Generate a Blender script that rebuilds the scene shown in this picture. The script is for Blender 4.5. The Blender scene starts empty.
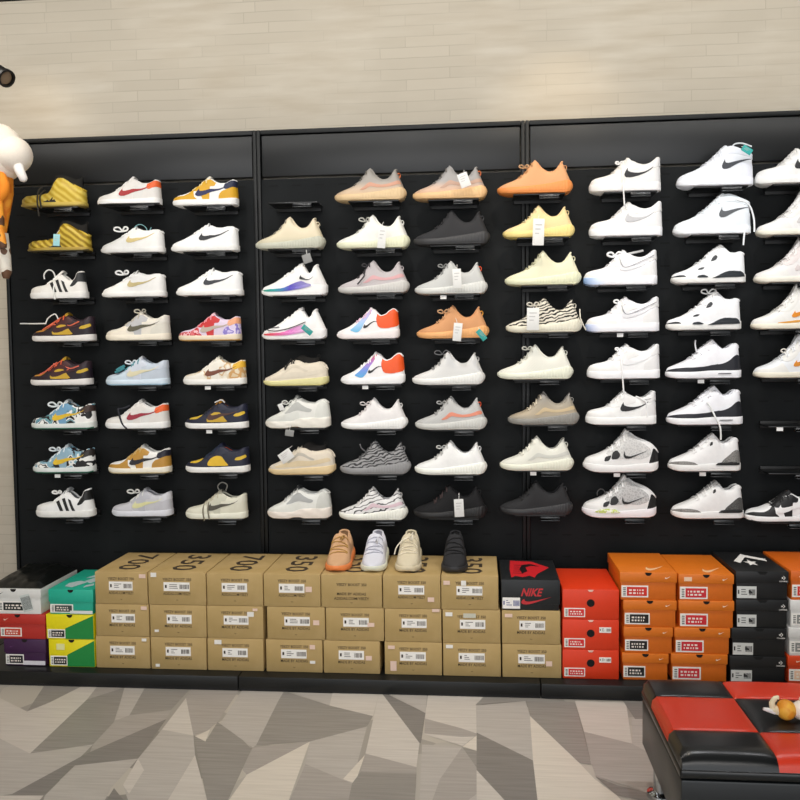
import bpy, bmesh, math, random
from mathutils import Vector, Matrix
random.seed(7)
COL = bpy.context.scene.collection
PI = math.pi
# ------------------------------------------------------------------ camera frame (photo surveyed once)
F = 848.63
CAMZ = 1.37
WALLD = 3.8                      # camera to the face of the display panels
RX = (0.99565125, -0.00685168, -0.09290667)   # world X in camera axes (right, down, forward)
NY = (0.09238877, -0.05535294, 0.99418327)    # world Y
UZ = (-0.01195449, -0.99844334, -0.0544792)   # world Z
def ray(px, py):
    r = (px-400.0, py-400.0, F)
    a = sum(i*j for i, j in zip(r, RX)); b = sum(i*j for i, j in zip(r, NY)); c = sum(i*j for i, j in zip(r, UZ))
    return a/b, c/b
def at(px, py, d):
    a, c = ray(px, py)
    return Vector((a*d, d-WALLD, CAMZ+c*d))
def at_z(px, py, z):
    a, c = ray(px, py)
    d = (z-CAMZ)/c
    return Vector((a*d, d-WALLD, z))

# ------------------------------------------------------------------ materials
def lin(c):
    if isinstance(c, str):
        c = c.lstrip('#'); c = [int(c[i:i+2], 16)/255 for i in (0, 2, 4)]
    return tuple(((x/12.92) if x <= .04045 else ((x+.055)/1.055)**2.4) for x in c[:3])+(1,)
_M = {}
def newmat(key):
    m = bpy.data.materials.new(key); m.use_nodes = True
    nt = m.node_tree; b = nt.nodes['Principled BSDF']
    return m, nt, b
def N(nt, t, **kw):
    n = nt.nodes.new(t)
    for k, v in kw.items():
        if k in n.inputs: n.inputs[k].default_value = v
        else: setattr(n, k, v)
    return n
def ramp(nt, stops, interp='LINEAR'):
    r = nt.nodes.new('ShaderNodeValToRGB'); cr = r.color_ramp; cr.interpolation = interp
    while len(cr.elements) < len(stops): cr.elements.new(.5)
    for e, (p, c) in zip(cr.elements, stops): e.position = p; e.color = lin(c)
    return r
def coord(nt, kind='Object', scale=(1, 1, 1), rot=(0, 0, 0), loc=(0, 0, 0)):
    tc = nt.nodes.new('ShaderNodeTexCoord'); mp = nt.nodes.new('ShaderNodeMapping')
    mp.inputs['Scale'].default_value = scale; mp.inputs['Rotation'].default_value = rot; mp.inputs['Location'].default_value = loc
    nt.links.new(tc.outputs[kind], mp.inputs['Vector'])
    return mp.outputs['Vector']
def plain(c, rough=.6, metal=0, var=.06, scale=60, bump=0, spec=.5, trans=0, coat=0):
    """one colour with a faint noise in it"""
    key = ('p', str(c), rough, metal, var, scale, bump, spec, trans, coat)
    if key in _M: return _M[key]
    m, nt, b = newmat('mat_'+str(c).lstrip('#'))
    v = coord(nt); n = N(nt, 'ShaderNodeTexNoise', Scale=scale, Detail=3)
    nt.links.new(v, n.inputs['Vector'])
    l = lin(c)
    lo = [x*(1-var) for x in l[:3]]; hi = [min(1, x*(1+var)) for x in l[:3]]
    mx = nt.nodes.new('ShaderNodeMix'); mx.data_type = 'RGBA'
    mx.inputs[6].default_value = (*lo, 1); mx.inputs[7].default_value = (*hi, 1)
    nt.links.new(n.outputs['Fac'], mx.inputs[0]); nt.links.new(mx.outputs[2], b.inputs['Base Color'])
    b.inputs['Roughness'].default_value = rough; b.inputs['Metallic'].default_value = metal
    b.inputs['Specular IOR Level'].default_value = spec
    if trans: b.inputs['Transmission Weight'].default_value = trans
    if coat: b.inputs['Coat Weight'].default_value = coat
    if bump:
        bp = N(nt, 'ShaderNodeBump', Strength=bump, Distance=.002)
        nt.links.new(n.outputs['Fac'], bp.inputs['Height']); nt.links.new(bp.outputs['Normal'], b.inputs['Normal'])
    _M[key] = m; return m
def knit(c1, c2, scale=70, dist=3, axis='X', rough=.8, sharp=.5, rot=(0, .5, 0), mid=.5):
    """woven stripes; foam uppers use it as painted groove shade"""
    key = ('k', c1, c2, scale, dist, axis, rough, sharp, rot, mid)
    if key in _M: return _M[key]
    m, nt, b = newmat('knit_'+c1.lstrip('#'))
    v = coord(nt, rot=rot); w = N(nt, 'ShaderNodeTexWave', Scale=scale, Distortion=dist, Detail=2)
    w.inputs['Detail Scale'].default_value = 1.2
    w.bands_direction = axis; nt.links.new(v, w.inputs['Vector'])
    r = ramp(nt, [(max(0, mid-sharp/2), c1), (min(1, mid+sharp/2), c2)])
    nt.links.new(w.outputs['Fac'], r.inputs[0]); nt.links.new(r.outputs[0], b.inputs['Base Color'])
    bp = N(nt, 'ShaderNodeBump', Strength=.25, Distance=.001)
    nt.links.new(w.outputs['Fac'], bp.inputs['Height']); nt.links.new(bp.outputs['Normal'], b.inputs['Normal'])
    b.inputs['Roughness'].default_value = rough; b.inputs['Specular IOR Level'].default_value = .25
    _M[key] = m; return m
def blotch(cols, scale=22, rough=.6, interp='CONSTANT', detail=1, loc=0):
    """irregular patches of several colours"""
    key = ('b', tuple(cols), scale, interp, loc)
    if key in _M: return _M[key]
    m, nt, b = newmat('blotch_'+cols[0].lstrip('#'))
    v = coord(nt, loc=(loc, loc, loc)); n = N(nt, 'ShaderNodeTexNoise', Scale=scale, Detail=detail)
    nt.links.new(v, n.inputs['Vector'])
    k = len(cols); r = ramp(nt, [(.32+.36*i/k if i else 0, c) for i, c in enumerate(cols)], interp)
    nt.links.new(n.outputs['Fac'], r.inputs[0]); nt.links.new(r.outputs[0], b.inputs['Base Color'])
    b.inputs['Roughness'].default_value = rough
    _M[key] = m; return m
def crackle(c1, c2, scale=130, width=.12, rough=.6):
    key = ('c', c1, c2, scale, width)
    if key in _M: return _M[key]
    m, nt, b = newmat('crackle_'+c1.lstrip('#'))
    v = coord(nt); n = N(nt, 'ShaderNodeTexVoronoi', Scale=scale); n.feature = 'DISTANCE_TO_EDGE'
    nt.links.new(v, n.inputs['Vector'])
    r = ramp(nt, [(0, c2), (width, c1)]); nt.links.new(n.outputs['Distance'], r.inputs[0])
    nt.links.new(r.outputs[0], b.inputs['Base Color']); b.inputs['Roughness'].default_value = rough
    _M[key] = m; return m
def grad(stops, axis=0, lo=-.15, hi=.15, rough=.5):
    """colour running along the thing's own length or height"""
    key = ('g', tuple(stops), axis, lo, hi)
    if key in _M: return _M[key]
    m, nt, b = newmat('grad_'+stops[0][1].lstrip('#'))
    tc = nt.nodes.new('ShaderNodeTexCoord'); sx = nt.nodes.new('ShaderNodeSeparateXYZ'); nt.links.new(tc.outputs['Object'], sx.inputs[0])
    mr = N(nt, 'ShaderNodeMapRange'); mr.inputs[1].default_value = lo; mr.inputs[2].default_value = hi
    nt.links.new(sx.outputs[axis], mr.inputs[0]); r = ramp(nt, stops)
    nt.links.new(mr.outputs[0], r.inputs[0]); nt.links.new(r.outputs[0], b.inputs['Base Color'])
    b.inputs['Roughness'].default_value = rough
    _M[key] = m; return m
def M(c, **kw):
    """a colour string or a ready material"""
    return plain(c, **kw) if isinstance(c, str) else c

# ------------------------------------------------------------------ objects
def link(name, me, parent=None, m=None):
    o = bpy.data.objects.new(name, me); COL.objects.link(o)
    if parent is not None: o.parent = parent
    if m is not None:
        ms = m if isinstance(m, (list, tuple)) else [m]
        while len(me.materials) < len(ms): me.materials.append(None)
        for i, x in enumerate(ms):
            o.material_slots[i].link = 'OBJECT'; o.material_slots[i].material = x
    return o
def tag(o, label=None, cat=None, group=None, kind=None):
    if label: o['label'] = label
    if cat: o['category'] = cat
    if group: o['group'] = group
    if kind: o['kind'] = kind
    return o
def empty(name, loc, label=None, cat=None, group=None, rz=0, scale=1):
    o = bpy.data.objects.new(name, None); COL.objects.link(o)
    o.empty_display_size = .05
    o.location = loc; o.rotation_euler = (0, 0, rz); o.scale = (scale,)*3
    return tag(o, label, cat, group)
class MB:
    """collects verts and faces, then makes one mesh"""
    def __init__(s): s.v = []; s.f = []; s.mi = []
    def add(s, vs, fs, mi=0):
        k = len(s.v); s.v += [tuple(v) for v in vs]; s.f += [tuple(i+k for i in f) for f in fs]; s.mi += [mi]*len(fs)
    def box(s, x0, x1, y0, y1, z0, z1, mi=0):
        s.add([(x0,y0,z0),(x1,y0,z0),(x1,y1,z0),(x0,y1,z0),(x0,y0,z1),(x1,y0,z1),(x1,y1,z1),(x0,y1,z1)],
              [(0,3,2,1),(4,5,6,7),(0,1,5,4),(1,2,6,5),(2,3,7,6),(3,0,4,7)], mi)
    def grid(s, rows, closed=False, mi=0, caps=False):
        """rows: list of equal-length point lists"""
        n = len(rows[0]); vs = [p for r in rows for p in r]; fs = []
        for i in range(len(rows)-1):
            for j in range(n if closed else n-1):
                a = i*n+j; b = i*n+(j+1) % n
                fs.append((a, b, b+n, a+n))
        if caps:
            fs.append(tuple(range(n-1, -1, -1))); k = (len(rows)-1)*n; fs.append(tuple(range(k, k+n)))
        s.add(vs, fs, mi)
    def tube(s, pts, r, n=6, mi=0, flat=1.0, up=None):
        """round tube along points; r a number or one per point; flat squashes it"""
        pts = [Vector(p) for p in pts]; rows = []
        if not hasattr(r, '__len__'): r = [r]*len(pts)
        prev = None
        for i, p in enumerate(pts):
            t = (pts[min(i+1, len(pts)-1)]-pts[max(i-1, 0)])
            if t.length < 1e-9: t = Vector((0, 0, 1))
            t.normalize()
            a = Vector(up) if up else (prev if prev is not None else (Vector((0, 0, 1)) if abs(t.z) < .9 else Vector((0, 1, 0))))
            a = a-t*a.dot(t)
            if a.length < 1e-6: a = t.orthogonal()
            a.normalize(); prev = a; b = t.cross(a)
            rows.append([p+a*(r[i]*flat*math.cos(2*PI*k/n))+b*(r[i]*math.sin(2*PI*k/n)) for k in range(n)])
        s.grid(rows, closed=True, mi=mi, caps=True)
    def ball(s, c, r, nu=16, nv=10, mi=0, fn=None):
        c = Vector(c); r = (r, r, r) if not hasattr(r, '__len__') else r
        rows = []
        for i in range(nv+1):
            th = PI*i/nv
            row = []
            for j in range(nu):
                ph = 2*PI*j/nu
                d = Vector((math.sin(th)*math.cos(ph), math.sin(th)*math.sin(ph), math.cos(th)))
                k = fn(d) if fn else 1
                row.append((c.x+d.x*r[0]*k, c.y+d.y*r[1]*k, c.z+d.z*r[2]*k))
            rows.append(row)
        s.grid(rows, closed=True, mi=mi)
    def lathe(s, prof, c=(0, 0, 0), n=20, mi=0):
        rows = [[(c[0]+r*math.cos(2*PI*k/n), c[1]+r*math.sin(2*PI*k/n), c[2]+z) for k in range(n)] for r, z in prof]
        s.grid(rows, closed=True, mi=mi)
    def mesh(s, name='m', smooth=True, angle=40, weld=1e-6, bevel=0, bseg=2):
        me = bpy.data.meshes.new(name)
        bm = bmesh.new()
        vs = [bm.verts.new(v) for v in s.v]
        for f, mi in zip(s.f, s.mi):
            try:
                fc = bm.faces.new([vs[i] for i in f]); fc.material_index = mi
            except ValueError: pass
        if weld: bmesh.ops.remove_doubles(bm, verts=bm.verts, dist=weld)
        bmesh.ops.dissolve_degenerate(bm, edges=bm.edges, dist=1e-7)
        if bevel:
            bmesh.ops.bevel(bm, geom=[e for e in bm.edges if len(e.link_faces) == 2 and e.calc_face_angle(0) > .6], offset=bevel, segments=bseg, profile=.5, affect='EDGES', clamp_overlap=True)
        bmesh.ops.recalc_face_normals(bm, faces=bm.faces)
        if smooth:
            ca = math.radians(angle)
            for f in bm.faces: f.smooth = True
            for e in bm.edges:
                if len(e.link_faces) == 2 and e.calc_face_angle(0) > ca: e.smooth = False
        for k in range(max(s.mi, default=0)+1): me.materials.append(None)
        bm.to_mesh(me); bm.free()
        return me
    def build(s, name, m, parent=None, **kw):
        me = s.mesh(name, **kw)
        o = bpy.data.objects.new(name, me); COL.objects.link(o)
        if parent is not None: o.parent = parent
        ms = m if isinstance(m, (list, tuple)) else [m]
        for i, x in enumerate(ms):
            if i < len(me.materials): me.materials[i] = x
            else: me.materials.append(x)
        return o
_T = {}
def text_mesh(s, w=None, h=None, bold=0):
    """flat letters in the XY plane, centred, scaled to width w and height h"""
    key = (s, w, h, bold)
    if key in _T: return _T[key]
    cu = bpy.data.curves.new('lettering', 'FONT'); cu.body = s; cu.size = 1; cu.align_x = 'CENTER'; cu.resolution_u = 2
    cu.offset = bold; cu.space_line = .85
    o = bpy.data.objects.new('t', cu); COL.objects.link(o)
    dg = bpy.context.evaluated_depsgraph_get(); me = bpy.data.meshes.new_from_object(o.evaluated_get(dg))
    bpy.data.objects.remove(o); bpy.data.curves.remove(cu)
    xs = [v.co.x for v in me.vertices]; ys = [v.co.y for v in me.vertices]
    cx = (min(xs)+max(xs))/2; cy = (min(ys)+max(ys))/2; sx = max(xs)-min(xs); sy = max(ys)-min(ys)
    kx = (w/sx) if w else h/sy; ky = (h/sy) if h else kx
    for v in me.vertices: v.co = ((v.co.x-cx)*kx, (v.co.y-cy)*ky, 0)
    _T[key] = me; return me
def add_text(mb, s, w, h, to, mi=0, bold=0):
    """put letters into a mesh; to(x, y) gives the 3-D point"""
    me = text_mesh(s, w, h, bold)
    mb.add([to(v.co.x, v.co.y) for v in me.vertices], [tuple(p.vertices) for p in me.polygons], mi)

def interp(tab):
    """smooth curve through (u, value) points"""
    xs = [p[0] for p in tab]; ys = [p[1] for p in tab]; n = len(xs)
    d = [(ys[i+1]-ys[i])/(xs[i+1]-xs[i]) for i in range(n-1)]
    mt = [d[0]]+[0 if d[i-1]*d[i] <= 0 else 2*d[i-1]*d[i]/(d[i-1]+d[i]) for i in range(1, n-1)]+[d[-1]]
    def f(x):
        if x <= xs[0]: return ys[0]
        if x >= xs[-1]: return ys[-1]
        i = 0
        while x > xs[i+1]: i += 1
        h = xs[i+1]-xs[i]; t = (x-xs[i])/h
        return (ys[i]*(1+2*t)*(1-t)**2+mt[i]*h*t*(1-t)**2+ys[i+1]*t*t*(3-2*t)+mt[i+1]*h*t*t*(t-1))
    return f
def catmull(pts, n=5, closed=False):
    out = []; k = len(pts)
    for i in range(k if closed else k-1):
        if closed: p0, p1, p2, p3 = pts[i-1], pts[i], pts[(i+1) % k], pts[(i+2) % k]
        else: p0, p1, p2, p3 = pts[max(i-1, 0)], pts[i], pts[i+1], pts[min(i+2, k-1)]
        for j in range(n):
            t = j/n
            out.append(tuple(.5*((2*b)+(c-a)*t+(2*a-5*b+4*c-e)*t*t+(3*b-a-3*c+e)*t**3) for a, b, c, e in zip(p0, p1, p2, p3)))
    if not closed: out.append(tuple(pts[-1]))
    return out
SPOT_K = 1.0; AREA_K = .6; WORLD_K = 1.9; EXPO = 0.0
# ------------------------------------------------------------------ sneakers
L0 = .30
def sm(a, b, x):
    t = max(0, min(1, (x-a)/(b-a))); return t*t*(3-2*t)
WIDTH = [(0,.125),(.12,.155),(.3,.175),(.5,.155),(.65,.142),(.85,.132),(1,.12)]
SOLE_FLAT = [(0,.035),(.05,.014),(.14,0),(.92,0),(1,.012)]
# canonical tick shape inside a unit square, tail at upper right
TICK = [(1,1),(.8,.72),(.6,.46),(.42,.22),(.28,.06),(.16,0),(.06,.04),(.01,.16),(0,.32),(.03,.5),(.1,.72),(.105,.55),(.13,.44),(.2,.38),(.3,.39),(.45,.48),(.65,.65),(.85,.85)]
def tick(u0, u1, h0, h1, back=False):
    return [((u1-(u1-u0)*x) if back else u0+(u1-u0)*x, h0+(h1-h0)*y) for x, y in TICK]
def stripes3(u0, w, gap, slant, h0, h1):
    return [[(u0+i*gap, h1), (u0+i*gap+w, h1), (u0+i*gap+w+slant, h0), (u0+i*gap+slant, h0)] for i in range(3)]
MODELS = {
 'dunk': dict(top=[(0,.105),(.03,.14),(.1,.165),(.2,.185),(.3,.225),(.42,.305),(.53,.375),(.6,.385),(.68,.345),(.76,.315),(.84,.315),(.92,.345),(.97,.365),(1,.36)],
   st=[(0,.085),(.5,.08),(1,.1)], sb=SOLE_FLAT, uo=.56, th=.36, lean=.06, tongue=[(.36,.25),(.46,.33),(.54,.40),(.59,.44)], lace=(.33,.54,5),
   ov=dict(toe_overlay=[(0,0),(.004,.55),(.06,.72),(.14,.62),(.22,.58),(.29,.72),(.33,.88),(.36,.75),(.36,.3),(.42,0)],
           eyestay=[(.31,.98),(.37,.66),(.45,.52),(.5,0),(.6,0),(.56,.5),(.6,.62),(.68,.74),(.7,.97),(.6,.99),(.45,.99)],
           heel_counter=[(.74,0),(.75,.3),(.8,.52),(.88,.6),(1,.62),(1,0)],
           toe_panel=[(.08,.76),(.14,.66),(.22,.62),(.28,.76),(.31,.93),(.2,.95),(.1,.92)],
           quarter_panel=[(.4,.08),(.38,.3),(.42,.56),(.5,.6),(.6,.55),(.66,.3),(.72,.06)],
           heel_tab=[(.84,.99),(.82,.7),(.86,.6),(1,.62),(1,.99)],
           heel_patch=[(.8,.44),(.84,.62),(.97,.66),(.985,.46),(.9,.38)],
           side_logo=tick(.39,.93,.2,.86))),
 'court': dict(top=[(0,.1),(.03,.125),(.1,.15),(.2,.185),(.3,.235),(.42,.3),(.52,.35),(.6,.36),(.7,.325),(.78,.32),(.88,.335),(.94,.335),(1,.3)],
   st=[(0,.07),(1,.075)], sb=SOLE_FLAT, uo=.6, th=.4, lean=.05, tongue=[(.38,.27),(.48,.34),(.56,.385)], lace=(.36,.56,5),
   ov=dict(side_logo=tick(.45,.9,.28,.82), eyestay=[(.34,.97),(.4,.75),(.5,.68),(.58,.8),(.58,.98)], heel_tab=[(.93,.97),(.93,.6),(1,.6),(1,.97)])),
 'shell': dict(top=[(0,.13),(.03,.175),(.1,.205),(.2,.225),(.28,.24),(.38,.3),(.48,.365),(.56,.4),(.63,.36),(.7,.3),(.77,.285),(.85,.33),(.92,.42),(1,.45)],
   st=[(0,.1),(.5,.095),(1,.11)], sb=SOLE_FLAT, uo=.56, th=.36, lean=.18, tongue=[(.4,.3),(.48,.38),(.55,.44),(.59,.47)], lace=(.34,.54,5),
   ov=dict(toe_cap=[(0,0),(.002,.7),(.06,.95),(.2,.97),(.25,.7),(.27,.4),(.25,0)],
           stripe=stripes3(.4,.05,.1,.075,.04,.72),
           heel_counter=[(.82,.98),(.75,.55),(.8,.5),(.9,.55),(1,.5),(1,.99)])),
 'knit': dict(top=[(0,.095),(.03,.12),(.1,.15),(.2,.185),(.28,.225),(.36,.29),(.43,.375),(.475,.44),(.5,.46),(.525,.44),(.57,.37),(.63,.31),(.7,.28),(.77,.285),(.85,.32),(.93,.38),(1,.43)],
   st=[(0,.09),(.1,.08),(.3,.082),(.5,.1),(.7,.125),(.85,.15),(.95,.165),(1,.15)], sb=[(0,.045),(.04,.022),(.12,.006),(.22,0),(.9,0),(.96,.015),(1,.05)],
   uo=.5, th=.5, lean=.42, tongue=None, lace=(.28,.45,5), wt=.07, ribs=True, tab=True, wid=[(0,.11),(.12,.145),(.3,.17),(.5,.15),(.65,.14),(.85,.135),(1,.125)],
   ov=dict(side_stripe=[(.36,.26),(.45,.34),(.6,.5),(.75,.55),(.9,.46),(.98,.4),(.98,.2),(.85,.24),(.7,.32),(.55,.28),(.44,.16)],
           toe_seam=[(.05,.97),(.12,.9),(.2,.87),(.3,.93),(.3,.96),(.2,.91),(.12,.94)])),
 'foam': dict(top=[(0,.1),(.03,.15),(.1,.18),(.25,.19),(.38,.205),(.46,.235),(.51,.31),(.55,.40),(.6,.44),(.67,.43),(.76,.385),(.86,.32),(.94,.275),(1,.24)],
   st=[(0,.045),(.5,.06),(1,.06)], sb=[(0,.035),(.06,.012),(.15,0),(.9,0),(1,.02)], uo=.6, th=.55, lean=.05, tongue=[(.46,.235),(.5,.31),(.53,.39),(.555,.43)], lace=(.35,.52,5), wt=.055, waves=True,
   sock=[(.52,.42),(.58,.475),(.68,.47),(.78,.435),(.88,.40),(.95,.43)],
   ov=dict(shank_plate=[(.4,0),(.42,.12),(.5,.26),(.56,.2),(.6,0)])),
 'wave': dict(top=[(0,.09),(.03,.12),(.1,.15),(.2,.2),(.3,.265),(.4,.335),(.48,.385),(.55,.385),(.64,.345),(.72,.325),(.82,.33),(.9,.345),(.96,.31),(1,.24)],
   st=[(0,.07),(.2,.07),(.5,.09),(.8,.11),(1,.13)], sb=[(0,.04),(.05,.02),(.15,0),(.88,0),(.96,.025),(1,.06)], uo=.58, th=.45, lean=.1, tongue=None, lace=(.34,.5,4), wt=.06,
   sock=[(.5,.38),(.56,.44),(.62,.46),(.7,.42),(.8,.41),(.86,.43)],
   ov=dict(cage=[(.3,.55),(.4,.72),(.5,.78),(.6,.66),(.72,.55),(.7,.45),(.6,.52),(.5,.64),(.42,.58),(.33,.4)],
           cage_band=[(.1,.5),(.2,.55),(.3,.5),(.42,.4),(.6,.36),(.8,.5),(.95,.55),(.95,.3),(.8,.22),(.6,.1),(.42,.12),(.3,.2),(.15,.25)])),
 'chunk': dict(top=[(0,.11),(.03,.135),(.1,.175),(.2,.22),(.3,.29),(.4,.37),(.47,.43),(.52,.44),(.6,.40),(.68,.37),(.78,.365),(.86,.4),(.92,.415),(1,.37)],
   st=[(0,.09),(.2,.1),(.4,.1),(.55,.14),(.7,.15),(.85,.15),(1,.16)], sb=[(0,.045),(.05,.02),(.13,0),(.36,0),(.44,.018),(.52,.018),(.6,0),(.92,0),(1,.03)], uo=.54, th=.38, lean=.12, tongue=[(.36,.3),(.43,.4),(.48,.46),(.5,.49)], lace=(.28,.48,5), wt=.06, wavy=True,
   ov=dict(mesh_panel=[(.3,.55),(.42,.8),(.52,.84),(.62,.72),(.75,.6),(.72,.4),(.6,.42),(.45,.45)],
           mud_guard=[(0,0),(.003,.6),(.08,.72),(.2,.62),(.3,.5),(.42,.42),(.55,.35),(.55,0)],
           heel_counter=[(.78,0),(.8,.5),(.86,.9),(.96,.94),(1,.85),(1,0)])),
 'runner': dict(top=[(0,.1),(.03,.13),(.1,.16),(.2,.2),(.3,.26),(.4,.325),(.5,.385),(.58,.43),(.63,.44),(.67,.4),(.71,.34),(.76,.315),(.83,.34),(.92,.41),(1,.45)],
   st=[(0,.085),(.3,.085),(.6,.11),(.85,.15),(1,.15)], sb=[(0,.05),(.05,.02),(.14,0),(.88,0),(.95,.01),(1,.05)], uo=.63, th=.46, lean=.45, tongue=[(.5,.385),(.57,.44),(.62,.47),(.65,.47)], lace=(.36,.58,5), wt=.065,
   ov=dict(side_logo=tick(.6,.84,.36,.62), sole_flash=[(0,-.25),(.002,.05),(.2,.12),(.35,.1),(.5,.26),(.65,.3),(.78,.12),(.78,-.1),(.6,-.2),(.4,-.35),(.2,-.35)])),
 'react': dict(top=[(0,.1),(.03,.125),(.1,.155),(.2,.2),(.3,.265),(.4,.335),(.5,.41),(.56,.46),(.6,.455),(.66,.39),(.72,.355),(.8,.375),(.88,.43),(.95,.46),(1,.42)],
   st=[(0,.08),(.3,.08),(.6,.1),(.85,.13),(1,.14)], sb=[(0,.05),(.05,.02),(.14,0),(.9,0),(.96,.01),(1,.05)], uo=.58, th=.42, lean=.1, tongue=[(.45,.37),(.52,.44),(.56,.49)], lace=(.32,.54,5), wt=.06,
   ov=dict(eyestay=[(.22,.42),(.3,.62),(.42,.9),(.52,.97),(.58,.97),(.55,.8),(.46,.6),(.42,.32),(.36,.1),(.3,.12)],
           heel_panel=[(.66,.98),(.64,.6),(.68,.25),(.82,.12),(.97,.15),(1,.3),(1,.98)],
           side_logo=tick(.44,.66,.26,.56))),
 'force': dict(top=[(0,.13),(.03,.18),(.1,.21),(.2,.23),(.28,.255),(.38,.325),(.47,.4),(.54,.44),(.6,.42),(.68,.38),(.76,.365),(.84,.38),(.92,.43),(.97,.465),(1,.45)],
   st=[(0,.105),(.5,.1),(1,.12)], sb=SOLE_FLAT, uo=.56, th=.36, lean=.04, tongue=[(.36,.3),(.44,.38),(.5,.44),(.55,.48)], lace=(.32,.53,6),
   ov=dict(toe_overlay=[(0,0),(.003,.5),(.06,.66),(.15,.6),(.24,.6),(.3,.78),(.34,.6),(.36,.3),(.42,0)],
           eyestay=[(.3,.98),(.36,.66),(.45,.55),(.5,.4),(.56,.5),(.62,.64),(.7,.78),(.7,.98),(.58,.99),(.45,.99)],
           heel_counter=[(.76,0),(.77,.4),(.84,.55),(1,.6),(1,0)],
           heel_tab=[(.88,.98),(.87,.66),(1,.64),(1,.98)],
           side_logo=tick(.47,.94,.26,.82))),
 'forcemid': dict(top=[(0,.11),(.03,.15),(.1,.185),(.2,.22),(.3,.27),(.4,.335),(.5,.41),(.58,.475),(.64,.51),(.7,.52),(.78,.5),(.86,.465),(.93,.435),(1,.4)],
   st=[(0,.08),(.5,.09),(1,.1)], sb=SOLE_FLAT, uo=.64, th=.42, lean=.04, tongue=[(.42,.34),(.52,.43),(.6,.51),(.64,.545)], lace=(.34,.58,6),
   ov=dict(toe_overlay=[(0,0),(.003,.5),(.06,.66),(.15,.6),(.24,.6),(.32,.72),(.36,.5),(.42,0)],
           eyestay=[(.34,.97),(.4,.68),(.5,.6),(.6,.62),(.66,.72),(.68,.97),(.5,.98)],
           ankle_strap=[(.58,.93),(.56,.8),(.7,.76),(.85,.8),(1,.82),(1,.97),(.8,.93),(.68,.92)],
           heel_counter=[(.76,0),(.77,.35),(.84,.5),(1,.55),(1,0)],
           side_logo=tick(.56,.97,.3,.76))),
 'flight': dict(top=[(0,.11),(.03,.14),(.1,.165),(.2,.2),(.3,.255),(.4,.32),(.5,.39),(.58,.45),(.63,.485),(.68,.49),(.73,.45),(.79,.405),(.86,.4),(.93,.415),(1,.39)],
   st=[(0,.08),(.5,.085),(.7,.1),(1,.11)], sb=SOLE_FLAT, uo=.66, th=.46, lean=.06, tongue=[(.46,.37),(.56,.45),(.63,.5),(.66,.53)], lace=(.34,.62,6), wt=.065,
   ov=dict(toe_overlay=[(0,0),(.003,.36),(.08,.42),(.14,.3),(.17,0)],
           wing=[(.53,.8),(.5,.68),(.57,.62),(.6,.7),(.57,.82)], wing_low=[(.33,.6),(.32,.5),(.38,.44),(.42,.5),(.38,.58)],
           sole_panel=[(.3,-.1),(.32,.1),(.4,.12),(.46,.0),(.45,-.12)],
           heel_counter=[(.5,-.32),(.58,.0),(.68,.1),(.78,.2),(.95,.14),(.97,-.2),(.97,-.35)])),
 'cement': dict(top=[(0,.11),(.03,.145),(.1,.175),(.2,.215),(.3,.265),(.4,.335),(.48,.39),(.55,.445),(.6,.475),(.64,.475),(.69,.42),(.75,.385),(.82,.395),(.89,.44),(.95,.455),(1,.41)],
   st=[(0,.085),(.3,.085),(.6,.1),(1,.1)], sb=SOLE_FLAT, uo=.62, th=.42, lean=.1, tongue=[(.42,.36),(.52,.44),(.58,.49),(.62,.52)], lace=(.32,.56,6), wt=.065,
   ov=dict(low_band=[(0,0),(.003,.5),(.08,.56),(.2,.46),(.35,.28),(.5,.2),(.65,.22),(.8,.42),(.93,.6),(1,.58),(1,0)],
           mud_guard=[(0,.0),(.003,.48),(.08,.55),(.2,.42),(.32,.2),(.38,0)],
           heel_counter=[(.7,.0),(.74,.22),(.84,.46),(.94,.56),(1,.5),(1,0)],
           sole_panel=[(.62,-.2),(.63,.02),(.75,.1),(.97,.08),(.97,-.2)],
           air_window=[(.66,-.48),(.66,-.38),(.84,-.36),(.84,-.46)],
           eyelet=[(.55,.84),(.55,.72),(.59,.72),(.59,.84)])),
 'hoop': dict(top=[(0,.12),(.03,.17),(.1,.205),(.2,.24),(.3,.29),(.4,.355),(.48,.43),(.54,.5),(.58,.53),(.62,.515),(.68,.47),(.76,.43),(.84,.4),(.9,.37),(.96,.31),(1,.25)],
   st=[(0,.11),(.2,.1),(.45,.085),(.7,.1),(1,.13)], sb=[(0,.06),(.05,.03),(.14,.005),(.25,0),(.85,0),(.95,.02),(1,.06)], uo=.6, th=.42, lean=.03, tongue=[(.42,.38),(.5,.46),(.55,.54),(.57,.57)], lace=(.34,.52,5), wt=.06,
   ov=dict(knit_panel=[(.28,.9),(.32,.5),(.4,.3),(.55,.22),(.75,.2),(.88,.35),(.9,.7),(.8,.9),(.62,.94),(.45,.97)],
           toe_overlay=[(.27,.62),(.255,.3),(.32,.3),(.36,.6)], eyestay=[(.37,.72),(.35,.36),(.44,.3),(.48,.42),(.43,.72)],
           heel_counter=[(.86,0),(.9,.5),(.93,.9),(1,.9),(1,0)],
           side_logo=[(.53,.5),(.54,.32),(.6,.26),(.7,.38),(.86,.62),(.7,.34),(.6,.2),(.54,.22),(.515,.36)],
           sole_flash=[(.12,-.3),(.2,.1),(.35,.18),(.46,.05),(.5,-.15),(.35,-.3)])),
 'hightop': dict(top=[(0,.1),(.03,.135),(.1,.165),(.2,.2),(.3,.255),(.4,.325),(.48,.4),(.55,.48),(.6,.55),(.65,.59),(.72,.57),(.8,.555),(.88,.575),(.95,.6),(1,.58)],
   st=[(0,.07),(.5,.075),(1,.09)], sb=SOLE_FLAT, uo=.62, th=.42, lean=.02, tongue=[(.42,.34),(.52,.46),(.58,.57),(.61,.63)], lace=(.32,.58,7), wt=.06,
   ov=dict(toe_overlay=[(0,0),(.003,.5),(.06,.62),(.16,.5),(.26,.5),(.34,.7),(.38,.4),(.44,0)],
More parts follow.
